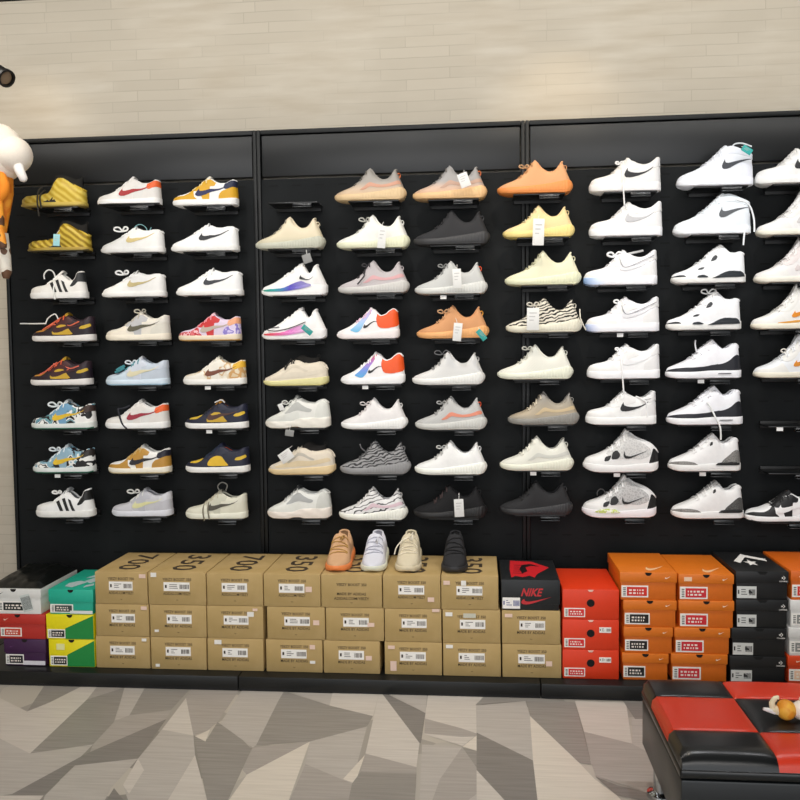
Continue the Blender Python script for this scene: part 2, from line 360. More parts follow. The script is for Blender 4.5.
           eyestay=[(.32,.97),(.38,.66),(.46,.52),(.54,.55),(.62,.7),(.64,.96),(.5,.98)],
           heel_counter=[(.76,0),(.77,.35),(.86,.45),(1,.48),(1,0)],
           side_logo=tick(.5,.95,.2,.52), side_print=[(.3,.02),(.3,.1),(.62,.1),(.62,.02)])),
}
XU = lambda u: .008+u*.984
class Shape:
    def __init__(s, name):
        d = MODELS[name]; s.d = d; s.name = name; s.clear = False
        s.top = interp(d['top']); s.st = interp(d['st']); s.sb = interp(d['sb']); s.wid = interp(d.get('wid', WIDTH))
        s.wtmax = d.get('wt', .075); s.uo = d['uo']; s.th = d['th']
    def plan(s, u, grow=0):
        w = s.wid(u)
        if u < .2: w *= max(0, 1-((.2-u)/.2)**2.3)**.5
        if u > .88: w *= max(0, 1-((u-.88)/.12)**2.4)**.5
        return w+grow*min(1, w/.05)
    def wt(s, u):
        t = sm(s.th, s.uo+.1, u)*s.wtmax if s.th < s.uo else sm(s.uo, s.uo+.14, u)*s.wtmax
        return min(t, s.plan(u)*.8)
    def P(s, u, h, side, off=0):
        """point on the upper, in units of the shoe's length; h below 0 runs down the sole's wall"""
        zs = s.st(u); zt = s.top(u); w = s.plan(u)
        lean = -s.d['lean']*sm(.62, 1, u)
        if h < 0:
            zb = s.sb(u); z = zs+h*(zs-zb)*.9
            return Vector((XU(u), side*(w+.0205*min(1, w/.05)+off*min(1, w/.02)), z))
        th = math.asin(min(1, h**(1/.95)))
        wt = s.wt(u); c = math.cos(th)
        y = wt+(w-wt)*(c**.62 if c > 1e-6 else 0)
        z = zs+(zt-zs)*h
        ny = .25+.75*c; nz = math.sin(th)
        if s.clear and z < zs+.012: y = max(y, w+.0205*min(1, w/.05))
        ex = 0
        if u < .1: ex = -off*(.1-u)/.1*1.3
        if u > .93: ex = off*(u-.93)/.07*1.3
        return Vector((XU(u)+lean*(z-zs)+ex, side*(y+off*ny*min(1, y/.01)), z+off*nz*.8))
def stations(n):
    return [.5*(1-math.cos(PI*(i/n)))*.6+.4*i/n for i in range(n+1)]
SCL = lambda p: (p[0]*L0-L0/2, p[1]*L0, p[2]*L0)
_S = {}
def upper_mesh(sh):
    us = stations(56); hs = [0, .12, .25, .38, .5, .62, .74, .84, .92, .97, 1]
    d = sh.d; mb = MB()
    def wob(u, h, p):
        if d.get('waves') and u > .02:
            k = .012*math.sin((u*1.0+h*.12)*2*PI*13 if u > .45 else u*2*PI*11)*min(1, h*4)*min(1, (1-h)*5)
            p.y += math.copysign(abs(k)*1.0, p.y)*min(1, abs(p.y)/.05); p.z += k*.5*h
        return p
    rows = []
    for u in us:
        uu = u
        r = [wob(uu, h, sh.P(uu, h, -1)) for h in hs]; l = [wob(uu, h, sh.P(uu, h, 1)) for h in reversed(hs)]
        rows.append((uu, [SCL(p) for p in r], [SCL(p) for p in l]))
    mb.grid([r for _, r, _ in rows]); mb.grid([l for _, _, l in rows])
    return mb.mesh('upper', weld=2e-5)
def rim_points(sh, du=0, side=-1, n=22):
    return [sh.P(sh.uo+(1-sh.uo)*(1-(1-i/n)**1.6), 1, side) for i in range(n+1)]
def collar_mesh(sh):
    a = rim_points(sh); b = rim_points(sh, side=1); mb = MB()
    mb.tube([SCL(p) for p in a+b[::-1][1:]], .0042, n=7)
    return mb.mesh('collar')
def lining_mesh(sh):
    mb = MB()
    for side in (-1, 1):
        rim = rim_points(sh, side=side)
        rows = [[], [], [], []]
        for p in rim:
            zs = sh.st(min(1, max(0, p.x)))
            for k, (f, g) in enumerate(((.97, 1.0), (.9, .75), (.82, .25), (0, .15))):
                x = p.x if k == 0 else p.x+(.72-p.x)*.06*k
                rows[k].append(SCL((x, p.y*f, zs+(p.z-zs)*g)))
        mb.grid(rows)
    return mb.mesh('lining')
def tongue_mesh(sh):
    mb = MB(); pts = [SCL((u, 0, z)) for u, z in catmull(sh.d['tongue'], 4)]
    rows = []
    n = len(pts)
    for i, p in enumerate(pts):
        q = pts[min(i+1, n-1)]; o = pts[max(i-1, 0)]
        t = Vector((q[0]-o[0], 0, q[2]-o[2])).normalized(); nn = Vector((-t.z, 0, t.x))
        w = .019+.007*i/n; th = .0055
        if i == n-1: w *= .8; th *= .6
        rows.append([Vector(p)+nn*(th*math.sin(a))+Vector((0, w*math.copysign(abs(math.cos(a))**.5, math.cos(a)), 0))-nn*.012*(math.cos(a)**2) for a in [2*PI*k/12 for k in range(12)]])
    mb.grid(rows, closed=True, caps=True)
    return mb.mesh('tongue')
def sock_mesh(sh):
    """soft dark inner sock standing out above the collar"""
    mb = MB(); tab = sh.d['sock']; us = [p[0] for p in tab]; f = interp(tab)
    rowsA = []
    n = 18
    for k in range(5):
        ring = []
        g = k/4
        for i in range(n+1):
            u = us[0]+(us[-1]-us[0])*i/n
            e = 1-abs(2*i/n-1)**3
            base = sh.top(u)-.03; z = base+(f(u)-base)*g
            ring.append((u, .012+(.062-.012*g)*max(.0, e)**.5, z))
        rowsA.append([SCL((u, -y, z)) for u, y, z in ring]+[SCL((u, y, z)) for u, y, z in reversed(ring)])
    # fold inside
    rowsA.append([(p[0], p[1]*.85, p[2]-.003) for p in rowsA[-1]]); rowsA.append([(p[0], p[1]*.7, p[2]-.03) for p in rowsA[-2]])
    mb.grid(rowsA, closed=True)
    # heel and tongue loops
    for u in (us[0]+.01, us[-1]-.01):
        mb.tube([SCL((u-.012, 0, f(u)-.01)), SCL((u-.02, 0, f(u)+.02)), SCL((u, 0, f(u)+.035)), SCL((u+.02, 0, f(u)+.02)), SCL((u+.012, 0, f(u)-.01))], .0022, n=5)
    return mb.mesh('sock')
def sole_mesh(sh):
    d = sh.d; us = stations(110 if d.get('ribs') else 60); mb = MB(); rows = []
    sec = [(0, 0), (.6, 0), (.9, 0), (.975, .1), (1, .3), (1.005, .55), (.995, .8), (.97, .96), (.88, 1.0), (0, 1.0)]
    for u in us:
        w = sh.plan(u, .014); zb = sh.sb(u); zt = sh.st(u)+.006
        r = []
        for side in (-1, 1):
            rr = []
            for f, g in sec:
                k = 1
                if d.get('ribs') and u > .3 and .2 < g < .9: k += .022*sm(.3, .5, u)*math.sin(u*2*PI*26)
                if d.get('wavy') and .1 < g < .9: k += .03*math.sin(u*2*PI*4+g*5)
                bul = 1+(.05 if d.get('ribs') else .015)*math.sin(PI*g)
                ex = 0
                if u > .9 and d.get('ribs'): ex = .02*math.sin(PI*g)*(u-.9)/.1
                if u < .06: ex = -.006*math.sin(PI*g)
                rr.append(SCL((u+ex, side*w*f*k*bul, zb+(zt-zb)*g)))
            r.append(rr if side == -1 else rr[::-1])
        rows.append(r[0]+r[1])
    mb.grid(rows, closed=True)
    return mb.mesh('sole', weld=2e-5, angle=50)
def outsole_mesh(sh):
    us = stations(50); mb = MB(); rows = []
    for u in us:
        w = sh.plan(u, .0155); zb = sh.sb(u)
        rows.append([SCL((u, y*w, zb+z)) for y, z in ((0, -.001), (-.9, -.001), (-.995, .008), (-1.01, .02), (-.9, .021), (.9, .021), (1.01, .02), (.995, .008), (.9, -.001))])
    mb.grid(rows, closed=True)
    return mb.mesh('outsole', weld=2e-5)
def soften(p):
    keep = lambda q: q[0] <= .004 or q[0] >= .999 or q[1] >= .96 or q[1] == 0
    for _ in range(1):
        out = []
        for i, q in enumerate(p):
            if keep(q): out.append(q); continue
            a = p[i-1]; b = p[(i+1) % len(p)]
            out += [tuple(x*.8+y*.2 for x, y in zip(q, a)), tuple(x*.8+y*.2 for x, y in zip(q, b))]
        p = out
    return p
def overlay_mesh(sh, polys, off):
    mb = MB()
    if not isinstance(polys[0], list): polys = [polys if len(polys) == len(TICK) else soften(polys)]
    sh.clear = any(h < -.01 for pl in polys for _, h in pl)
    for poly in polys:
        us = [p[0] for p in poly]; u0, u1 = min(us), max(us)
        cols = sorted(set([u0+1e-5, u1-1e-5]+([1-.05*k*k/16 for k in range(4)] if u1 >= .999 else [])+([.05*k*k/16 for k in range(4)] if u0 <= .003 else [])+[u for u in us if u0+1e-4 < u < u1-1e-4]+[u0+(u1-u0)*i/26 for i in range(1, 26)]))
        grid = []
        for u in cols:
            hs = []
            for (a, ha), (b, hb) in zip(poly, poly[1:]+poly[:1]):
                if (a-u)*(b-u) <= 0 and a != b: hs.append(ha+(hb-ha)*(u-a)/(b-a))
            if not hs: continue
            grid.append((u, min(hs), min(1, max(hs))))
        nh = 9
        for side in ((-1, 1) if us and (u1 >= .999 or u0 <= .004) else (-1,)):
            rows = []
            for u, a, b in grid:
                col = [sh.P(u, a+(b-a)*k/nh, side, off) for k in range(nh+1)]
                # skirt down to the surface so the piece has thickness
                col = [sh.P(u, a, side, -.001)]+col+[sh.P(u, b, side, -.001)]
                rows.append([SCL(p) for p in col])
            if side == 1: rows = [r[::-1] for r in rows]
            mb.grid(rows)
    sh.clear = False
    return mb.mesh('overlay', weld=1e-5)
def lace_mesh(sh):
    u0, u1, n = sh.d['lace']; mb = MB()
    tf = interp(sh.d['tongue']) if sh.d['tongue'] else None
    for i in range(n):
        u = u0+(u1-u0)*i/(n-1)
        hs = (.80, .9, .97)
        def pt(h, side, du): 
            p = sh.P(u+du, h, side, .008); return p
        zc = sh.top(u)+.012
        if tf and u > sh.d['tongue'][0][0]+.02: zc = max(zc, tf(u)+.022)
        sl = .012*(1 if i % 2 else -1)
        pts = [pt(.8, -1, -sl), pt(.9, -1, -sl), pt(.97, -1, -sl*.6), Vector((u, -.012, zc)), Vector((u, .012, zc)), pt(.97, 1, sl*.6), pt(.9, 1, sl), pt(.8, 1, sl)]
        mb.tube([SCL(p) for p in pts], .0030, n=5, flat=.7)
    return mb.mesh('laces')
def tab_mesh(sh):
    mb = MB(); p = sh.P(.98, 1, -1)
    x, z = p.x+.005, p.z
    loop = [(x-.01, 0, z-.07), (x+.025, 0, z-.045), (x+.055, 0, z-.04), (x+.06, 0, z-.075), (x+.04, 0, z-.115), (x+.045, 0, z-.14)]
    rows = []
    for q in catmull(loop, 3):
        rows.append([SCL((q[0]+a, b, q[2]+c)) for a, b, c in ((-.004, -.035, .004), (.004, -.035, -.004), (.004, .035, -.004), (-.004, .035, .004))])
    mb.grid(rows, closed=True, caps=True)
    return mb.mesh('pull_tab')
def part_mesh(model, part):
    key = (model, part)
    if key in _S: return _S[key]
    sh = _S.setdefault(('shape', model), None) or Shape(model)
    _S[('shape', model)] = sh
    fn = dict(upper=upper_mesh, collar=collar_mesh, lining=lining_mesh, tongue=tongue_mesh, sole=sole_mesh, outsole=outsole_mesh, laces=lace_mesh, pull_tab=tab_mesh, sock=sock_mesh)
    if part in fn: me = fn[part](sh)
    else:
        off = .0075 if ('logo' in part or part[:6] == 'stripe' or part in ( 'wing', 'eyelet', 'side_print', 'heel_tab', 'air_window', 'ankle_strap')) else {'knit_panel': .0025, 'quarter_panel': .006, 'heel_patch': .006}.get(part, .0045)
        me = overlay_mesh(sh, [sh.d['ov']['stripe'][int(part[-1])]] if part[:-1] == 'stripe' else sh.d['ov'][part], off)
    _S[key] = me; return me
def sneaker(model, loc, length, c, label, group, rz=0, extra=None, name='sneaker'):
    """c: colours by part; anything not named takes the upper's colour or a sensible default"""
    d = MODELS[model]
    root = empty(name, loc, label, 'sneaker', group, rz, length/L0)
    up = c['upper']; sole = c.get('sole', '#e9e8e4')
    def put(part, col, **kw):
        me = part_mesh(model, part)
        return link(part, me, root, M(col, **kw))
    put('sole', sole, rough=.55); put('upper', up, rough=.6, bump=.15)
    put('outsole', c.get('outsole', sole), rough=.6)
    put('lining', c.get('lining', '#8d8b88'), rough=.9); put('collar', c.get('collar', up), rough=.7)
    if d['tongue']: put('tongue', c.get('tongue', up), rough=.7)
    if d.get('sock'): put('sock', c.get('sock', '#141414'), rough=.9)
    if c.get('laces', 1): put('laces', c.get('laces', up), rough=.8)
    if d.get('tab') and c.get('pull_tab', 1): put('pull_tab', c.get('pull_tab', up), rough=.8)
    for k in d['ov']:
        if not c.get(k): continue
        if k == 'stripe':
            for i in range(3): link('stripe', part_mesh(model, 'stripe%d' % i), root, M(c[k], rough=.55))
        else: put(k, c[k], rough=.55)
    # loose bits: bows and hanging lace ends, given as side-view points (u, y, z) in shoe lengths
    if extra:
        for nm, col, r, pls in extra:
            mb = MB()
            for pl in pls: mb.tube([SCL(p) for p in catmull(pl, 5)], r, n=6)
            link(nm, mb.mesh(nm), root, M(col, rough=.8))
    return root
# ------------------------------------------------------------------ the setting
def struct(o): o['kind'] = 'structure'; return o
def wall_mat():
    m, nt, b = newmat('brick_paper')
    v = coord(nt, scale=(1, 1, 1), rot=(PI/2, 0, 0))
    n0 = N(nt, 'ShaderNodeTexNoise', Scale=3, Detail=4); nt.links.new(v, n0.inputs['Vector'])
    sx = nt.nodes.new('ShaderNodeVectorMath'); sx.operation = 'SCALE'; sx.inputs['Scale'].default_value = .012
    nt.links.new(n0.outputs['Color'], sx.inputs[0])
    ad = nt.nodes.new('ShaderNodeVectorMath'); ad.operation = 'ADD'; nt.links.new(v, ad.inputs[0]); nt.links.new(sx.outputs[0], ad.inputs[1])
    br = N(nt, 'ShaderNodeTexBrick', Scale=1.0)
    br.inputs['Color1'].default_value = lin('#c2b9a9'); br.inputs['Color2'].default_value = lin('#bbb2a2'); br.inputs['Mortar'].default_value = lin('#b0a797')
    br.inputs['Mortar Size'].default_value = .0022; br.inputs['Brick Width'].default_value = .31; br.inputs['Row Height'].default_value = .047
    br.inputs['Mortar Smooth'].default_value = .35; br.offset = .37; br.squash = 1.6; br.squash_frequency = 3
    nt.links.new(ad.outputs[0], br.inputs['Vector'])
    # streaks: the pattern fades in and out as on printed wallpaper
    n1 = N(nt, 'ShaderNodeTexNoise', Scale=1.0, Detail=6); v2 = coord(nt, scale=(3, 3, 22)); nt.links.new(v2, n1.inputs['Vector'])
    r1 = ramp(nt, [(.3, '#b9ae9c'), (.7, '#c9c1b2')]); nt.links.new(n1.outputs['Fac'], r1.inputs[0])
    n2 = N(nt, 'ShaderNodeTexNoise', Scale=2.2, Detail=3); nt.links.new(v, n2.inputs['Vector'])
    r2 = ramp(nt, [(.4, '#000000'), (.62, '#ffffff')]); nt.links.new(n2.outputs['Fac'], r2.inputs[0])
    mx = nt.nodes.new('ShaderNodeMix'); mx.data_type = 'RGBA'; nt.links.new(r2.outputs[0], mx.inputs[0])
    nt.links.new(r1.outputs[0], mx.inputs[6]); nt.links.new(br.outputs['Color'], mx.inputs[7])
    nt.links.new(mx.outputs[2], b.inputs['Base Color']); b.inputs['Roughness'].default_value = .85; b.inputs['Specular IOR Level'].default_value = .2
    return m
RX0, RX1, RY0, CEIL, WALLY = -3.6, 3.4, -6.2, 3.024, .05
wm = wall_mat()
mb = MB(); mb.box(RX0-.1, RX1+.1, WALLY, WALLY+.12, 0, CEIL+.1); struct(mb.build('wall_back', wm, smooth=False))
mb = MB(); mb.box(RX0-.1, RX0, RY0, WALLY, 0, CEIL+.1); struct(mb.build('wall_left', wm, smooth=False))
mb = MB(); mb.box(RX1, RX1+.1, RY0, WALLY, 0, CEIL+.1); struct(mb.build('wall_right', plain('#8a857c', rough=.8), smooth=False))
mb = MB(); mb.box(RX0-.1, RX1+.1, RY0, WALLY, CEIL, CEIL+.1); struct(mb.build('ceiling', plain('#1b1b1a', rough=.9), smooth=False))

def floor_tone(c, dark, rot):
    m, nt, b = newmat('floor_'+c.lstrip('#'))
    v = coord(nt, scale=(3, 60, 1), rot=(0, 0, rot)); n = N(nt, 'ShaderNodeTexNoise', Scale=1.6, Detail=5); nt.links.new(v, n.inputs['Vector'])
    r = ramp(nt, [(.25, dark), (.7, c)]); nt.links.new(n.outputs['Fac'], r.inputs[0])
    nt.links.new(r.outputs[0], b.inputs['Base Color']); b.inputs['Roughness'].default_value = .42; b.inputs['Specular IOR Level'].default_value = .35
    return m
def floor_base():
    m, nt, b = newmat('floor_shards')
    v = coord(nt, scale=(1.0, 1.0, 1), rot=(0, 0, .5)); vo = N(nt, 'ShaderNodeTexVoronoi', Scale=3.2); vo.distance = 'MANHATTAN'
    nt.links.new(v, vo.inputs['Vector'])
    sp = nt.nodes.new('ShaderNodeSeparateColor'); nt.links.new(vo.outputs['Color'], sp.inputs[0])
    r = ramp(nt, [(0, '#b3ada3'), (.3, '#a39d94'), (.55, '#bdb6aa'), (.8, '#8d8880')], 'CONSTANT'); nt.links.new(sp.outputs[0], r.inputs[0])
    nt.links.new(r.outputs[0], b.inputs['Base Color']); b.inputs['Roughness'].default_value = .42
    return m
TONES = [floor_tone('#d2cbc1', '#c2bab0', 1.1), floor_tone('#bfb9b1', '#aea79f', .9), floor_tone('#b0a9a2', '#9f9890', 1.2), floor_tone('#9c9790', '#89847d', .5), floor_tone('#8e8983', '#7b7671', .6), floor_tone('#ded5c7', '#cfc6b8', 1.0)]
# shards of the printed floor, surveyed from the photo onto z = 0: zoom origin x, then tone and corners
ZA, ZB, ZC = 0, 220, 440
SH = [(ZA,1,[(0,195),(100,245),(310,215),(270,255),(40,380),(0,385)]), (ZA,0,[(0,60),(90,105),(165,75),(270,22),(325,20),(290,65),(100,245),(0,195)]),
 (ZA,2,[(325,20),(415,25),(290,65)]), (ZA,3,[(290,65),(415,25),(380,140),(310,215),(100,245)]), (ZA,3,[(485,22),(635,28),(570,100),(400,125)]),
 (ZA,1,[(415,25),(485,22),(430,120),(385,135)]), (ZA,2,[(430,118),(570,100),(555,130),(300,240),(310,215),(385,135)]), (ZA,4,[(555,130),(460,262),(250,285),(270,255),(300,240)]),
 (ZA,4,[(270,255),(250,285),(145,385),(40,380)]), (ZA,1,[(250,285),(460,262),(370,360),(330,440),(130,440),(150,385)]), (ZA,0,[(0,385),(145,385),(100,440),(0,440)]),
 (ZA,3,[(90,105),(150,15),(270,22),(165,75)]), (ZA,0,[(620,60),(645,185),(540,165)]), (ZA,1,[(540,165),(645,185),(650,250),(560,400),(530,440),(440,440),(410,350),(460,262)]),
 (ZA,0,[(410,350),(460,262),(480,300),(430,380)]), (ZA,4,[(380,360),(420,410),(430,440),(330,440)]), (ZA,2,[(638,28),(800,30),(725,140),(690,170),(645,185),(620,60)]),
 (ZA,5,[(650,188),(700,165),(685,205)]), (ZA,0,[(650,250),(690,400),(700,440),(530,440),(560,400)]),
 (ZA,3,[(725,140),(800,190),(833,225),(840,227),(760,400),(740,440),(700,440),(690,400),(645,185),(685,205)]),
 (ZB,1,[(75,32),(215,35),(195,68),(120,218),(110,225),(0,145),(10,130)]), (ZB,3,[(215,35),(240,45),(365,85),(510,120),(490,155),(300,205),(120,218),(195,68)]),
 (ZB,1,[(240,42),(375,45),(365,85)]), (ZB,0,[(375,42),(530,45),(510,120),(365,85)]),
 (ZB,5,[(300,205),(230,400),(215,440),(10,440),(30,400),(90,315)]), (ZB,2,[(110,225),(300,205),(90,315),(75,300)]), (ZB,1,[(300,205),(490,155),(440,345),(285,280)]),
 (ZB,2,[(285,280),(440,345),(420,440),(215,440)]), (ZB,5,[(483,250),(450,345),(410,330)]), (ZB,0,[(530,45),(540,45),(665,210),(655,290),(485,245)]),
 (ZB,4,[(540,45),(560,48),(685,110),(670,210),(665,210)]), (ZB,1,[(560,46),(690,50),(685,110)]), (ZB,2,[(485,245),(655,290),(655,312),(470,305)]), (ZB,3,[(470,305),(655,312),(648,440),(420,440),(440,345)]),
 (ZC,0,[(-40,50),(0,50),(75,160),(122,175),(120,185),(75,220),(-52,180),(-50,125)]), (ZC,2,[(-50,128),(75,162),(122,178),(120,188),(72,190),(-52,178)]),
 (ZC,0,[(0,50),(150,55),(120,80),(122,175),(75,160)]), (ZC,1,[(-60,215),(75,222),(120,290),(122,440),(-70,440)]), (ZC,2,[(0,330),(75,222),(122,290),(122,380),(40,440),(-40,440)]), (ZC,5,[(75,222),(122,185),(122,236)]), (ZC,3,[(75,225),(122,236),(122,292)]),
 (ZC,3,[(150,50),(290,55),(285,70),(120,82)]), (ZC,1,[(120,85),(285,70),(300,120),(310,268),(122,175)]), (ZC,3,[(285,55),(450,75),(505,282),(465,277),(300,120)]),
 (ZC,5,[(300,120),(465,277),(515,330),(530,400),(540,440),(330,440),(325,400),(310,268)]), (ZC,4,[(122,175),(310,268),(325,400),(330,440),(250,440),(215,400),(122,300)]), (ZC,0,[(122,300),(215,400),(250,440),(122,440)]),
 (ZC,0,[(450,70),(620,75),(640,212),(480,172)]), (ZC,4,[(610,70),(690,70),(690,130),(650,130)]), (ZC,1,[(640,130),(690,130),(690,240),(640,212)]), (ZC,2,[(480,172),(640,212),(720,255),(720,385),(520,322),(505,280)]), (ZC,4,[(518,322),(590,350),(720,383),(720,410),(590,385)]),
 (ZC,5,[(515,330),(590,385),(640,440),(540,440),(530,400)])]
mb = MB()
mb.box(RX0-.1, RX1+.1, RY0, WALLY, -.1, 0, 0)
for k, (zx, tone, pts) in enumerate(SH):
    vs = [at_z(zx+x*.3, 680+y*.3, .0005+.00002*k) for x, y in pts]
    mb.add(vs, [tuple(range(len(vs)-1, -1, -1))], tone+1)
fl = mb.build('floor', [floor_base()]+TONES, smooth=False, weld=0); struct(fl)

# ------------------------------------------------------------------ display panels (three bays of perforated board)
def slot_mat():
    m, nt, b = newmat('slotted_black')
    v = coord(nt)
    sp = nt.nodes.new('ShaderNodeSeparateXYZ'); nt.links.new(v, sp.inputs[0])
    def band(out, pitch, width):
        a = nt.nodes.new('ShaderNodeMath'); a.operation = 'PINGPONG'; a.inputs[1].default_value = pitch/2; nt.links.new(out, a.inputs[0])
        c = nt.nodes.new('ShaderNodeMath'); c.operation = 'LESS_THAN'; c.inputs[1].default_value = width/2; nt.links.new(a.outputs[0], c.inputs[0]); return c.outputs[0]
    mu = nt.nodes.new('ShaderNodeMath'); mu.operation = 'MULTIPLY'
    nt.links.new(band(sp.outputs[0], .105, .04), mu.inputs[0]); nt.links.new(band(sp.outputs[2], .0985, .006), mu.inputs[1])
    n = N(nt, 'ShaderNodeTexNoise', Scale=5, Detail=4); nt.links.new(v, n.inputs['Vector'])
    r = ramp(nt, [(.3, '#181a1b'), (.7, '#1e2021')]); nt.links.new(n.outputs['Fac'], r.inputs[0])
    mx = nt.nodes.new('ShaderNodeMix'); mx.data_type = 'RGBA'; mx.inputs[7].default_value = (.006, .0065, .0065, 1)
    nt.links.new(mu.outputs[0], mx.inputs[0]); nt.links.new(r.outputs[0], mx.inputs[6]); nt.links.new(mx.outputs[2], b.inputs['Base Color'])
    b.inputs['Roughness'].default_value = .6; b.inputs['Specular IOR Level'].default_value = .12
    return m
SLOT = slot_mat(); FRAME = plain('#111314', rough=.45, spec=.35); HEAD = plain('#121416', rough=.4, spec=.45)
PTOP = 2.378; PBOT = .062
zh = at(150, 182, WALLD).z
def panel(x0, x1, label):
    t = empty('slotted_display_rack', ((x0+x1)/2, 0, PBOT), label, 'display panel', 'black display panels along the wall')
    w = (x1-x0)/2; H = PTOP-PBOT; s = .018; zz = zh-PBOT
    mb = MB(); mb.box(-w+s, w-s, .0, .03, .03, zz-.006); mb.build('slotted_board', SLOT, t, smooth=False)
    mb = MB(); mb.box(-w+s+.004, w-s-.004, -.003, .03, zz+.006, H-.024); mb.build('header_board', HEAD, t, bevel=.003)
    for a, b in ((-w, -w+s), (w-s, w)):
        mb = MB(); mb.box(a+.001, b-.001, -.012, .045, 0, H); mb.build('stile', FRAME, t, bevel=.003)
    mb = MB(); mb.box(-w+s, w-s, -.01, .045, H-.02, H); mb.build('top_rail', FRAME, t, bevel=.003)
    mb = MB(); mb.box(-w+s, w-s, -.008, .045, 0, .03); mb.build('bottom_rail', FRAME, t, bevel=.003)
    return t
panel(-2.19, -.988, 'tall black slotted panel at the left with three columns of low sneakers')
panel(-.988, .207, 'tall black slotted panel in the middle with an empty top-left shelf')
panel(.207, 1.405, 'tall black slotted panel at the right behind mostly white sneakers')
def plinth(x0, x1, label):
    t = empty('display_plinth', ((x0+x1)/2, -.23, 0), label, 'plinth', 'low black plinths under the shoe boxes')
    w = (x1-x0)/2
    mb = MB(); mb.box(-w+.0015, w-.0015, -.25, .228, .012, PBOT); mb.build('platform', plain('#121414', rough=.4, spec=.4), t, bevel=.004)
    mb = MB(); mb.box(-w+.0015, w-.0015, -.242, .228, 0, .012); mb.build('toe_strip', plain('#0a0a0a', rough=.6), t, smooth=False)
for a, b, l in ((-3.4, -2.19, 'low black plinth past the left end of the black panels'), (-2.19, -.988, 'low black plinth carrying the left brown box stacks and teal box stack'),
                (-.988, .235, 'low black plinth carrying the middle brown boxes under the four front-facing sneakers'), (.235, 1.405, 'low black plinth carrying red, orange and black shoe boxes')):
    plinth(a, b, l)

# ------------------------------------------------------------------ shelves
SHELF_Y0, SHELF_Y1 = -.003, -.145
def shelf(x, z, label, tagx=None, where=''):
    t = empty('display_shelf', (x, 0, z), label, 'shelf', 'small black shelves on the slotted panels')
    key = 'shelf'
    if key not in _S:
        a = MB(); a.box(-.108, .108, SHELF_Y1, SHELF_Y0-.012, -.006, 0); pl = a.mesh('plate', bevel=.0015)
        b = MB(); b.box(-.1, .1, SHELF_Y0-.012, SHELF_Y0, -.02, .012); bk = b.mesh('wall_hook', bevel=.001)
        c = MB(); c.box(.0, .082, SHELF_Y1-.004, SHELF_Y1+.02, -.024, -.0065); c.box(.0, .082, SHELF_Y1-.012, SHELF_Y1-.004, -.024, -.0205); cl = c.mesh('label_clip', bevel=.0012)
        _S[key] = (pl, bk, cl)
    pl, bk, cl = _S[key]
    link('plate', pl, t, plain('#111213', rough=.3)); link('wall_hook', bk, t, plain('#0d0d0d', rough=.5)); link('label_clip', cl, t, plain('#2b2d2f', rough=.25))
    if tagx is not None:
        mb = MB(); mb.box(-.013, .013, -.0008, .0008, -.006, .009)
        o = mb.build('price_ticket', plain('#f0f0ee', rough=.7), smooth=False); o.location = (x-.033+tagx*.3, SHELF_Y1-.0011, z-.014)
        tag(o, 'tiny white price ticket on the shelf under '+where, 'ticket', 'white price tickets on shelves')
# ------------------------------------------------------------------ the sneakers on the wall
def bow(u, z, s=1.0):
    return [[(u,-.015,z),(u-.04*s,-.05,z+.055*s),(u-.10*s,-.06,z+.05*s),(u-.11*s,-.06,z+.015*s),(u-.05*s,-.05,z-.005),(u,-.015,z)],
            [(u,-.015,z),(u+.05*s,-.05,z+.06*s),(u+.10*s,-.06,z+.045*s),(u+.09*s,-.06,z+.01*s),(u,-.015,z)]]
def dangle(u, z0, z1, s=.015):
    return [[(u,-.05,z0),(u-.01,-.14,z0-.06),(u-.005,-.2,(z0+z1)/2),(u+s,-.2,z1)]]
def loop(u, z, r=.09):
    return [[(u-r,-.02,z-.02),(u-r,-.03,z+r*.6),(u-r*.3,-.03,z+r*1.3),(u+r*.6,-.03,z+r),(u+r,-.02,z-.02)]]
W = '#ecebe8'; K = '#161616'
def knitc(up, sole, laces, tab=None, stripe=None, lin_='#3a3836', seam=None):
    c = dict(upper=up, sole=sole, laces=laces, lining=lin_)
    if tab: c['pull_tab'] = tab
    if stripe: c['side_stripe'] = stripe
    if seam: c['toe_seam'] = seam
    return c
DUNKW = dict(toe_overlay='#e3e0db', eyestay='#dedad5', heel_counter='#dedad5')
SIL = '#d9d7d3'
COW = blotch(['#17181a', '#74a5a8', '#5f93ae', '#efefec', '#17181a', '#eeeeea'], 26, loc=3)
COW2 = blotch(['#17181a', '#7fa6b8', '#86aebf', '#e9e9e6', '#17181a', '#eeeeea'], 26, loc=7)
ZEB = lambda a, b, d=9: knit(a, b, 26, d, 'Z', sharp=.15, rot=(0, .25, 0), mid=.38)
NAVY = '#191c30'
tiger = dict(upper=NAVY, toe_overlay='#191c30', eyestay='#1a1d33', heel_counter='#1a1d33', sole='#ecebe8', lining='#d97a2a', laces='#1b1b22')
C = {}  # (column, row): model, toe px, heel px, sole px, colours, look, loose bits
FOAM1 = '#cdb541'; FOAM2 = '#b99a30'
C[1,1] = ('foam', 22.5, 87, 206.5, dict(tongue='#1a1713', upper=knit('#bfa032', '#dcc55e', 13, 2, 'X', rough=.36, sharp=.9, rot=(0, .9, 0)), sole='#c7ae4e', outsole='#a8924a', sock='#15130f', shank_plate='#111111', laces='#201d18', lining='#111111'), 'metallic gold ridged sneaker with dark cord hanging off', [('cord', '#3a352c', .0035, dangle(.34,.3,-.14)+dangle(.38,.26,-.03))])  # darker stripes paint the shade in the foam's ridge grooves
C[2,1] = ('dunk', 98.5, 161.5, 204.5, dict(upper='#dcdad6', sole='#f0efec', outsole='#2a2a2a', side_logo='#a5272c', heel_tab='#e5622a', lining='#22262e', laces='#e4e2de', **DUNKW), 'pale grey low sneaker with crimson tick and dark outsole', None)
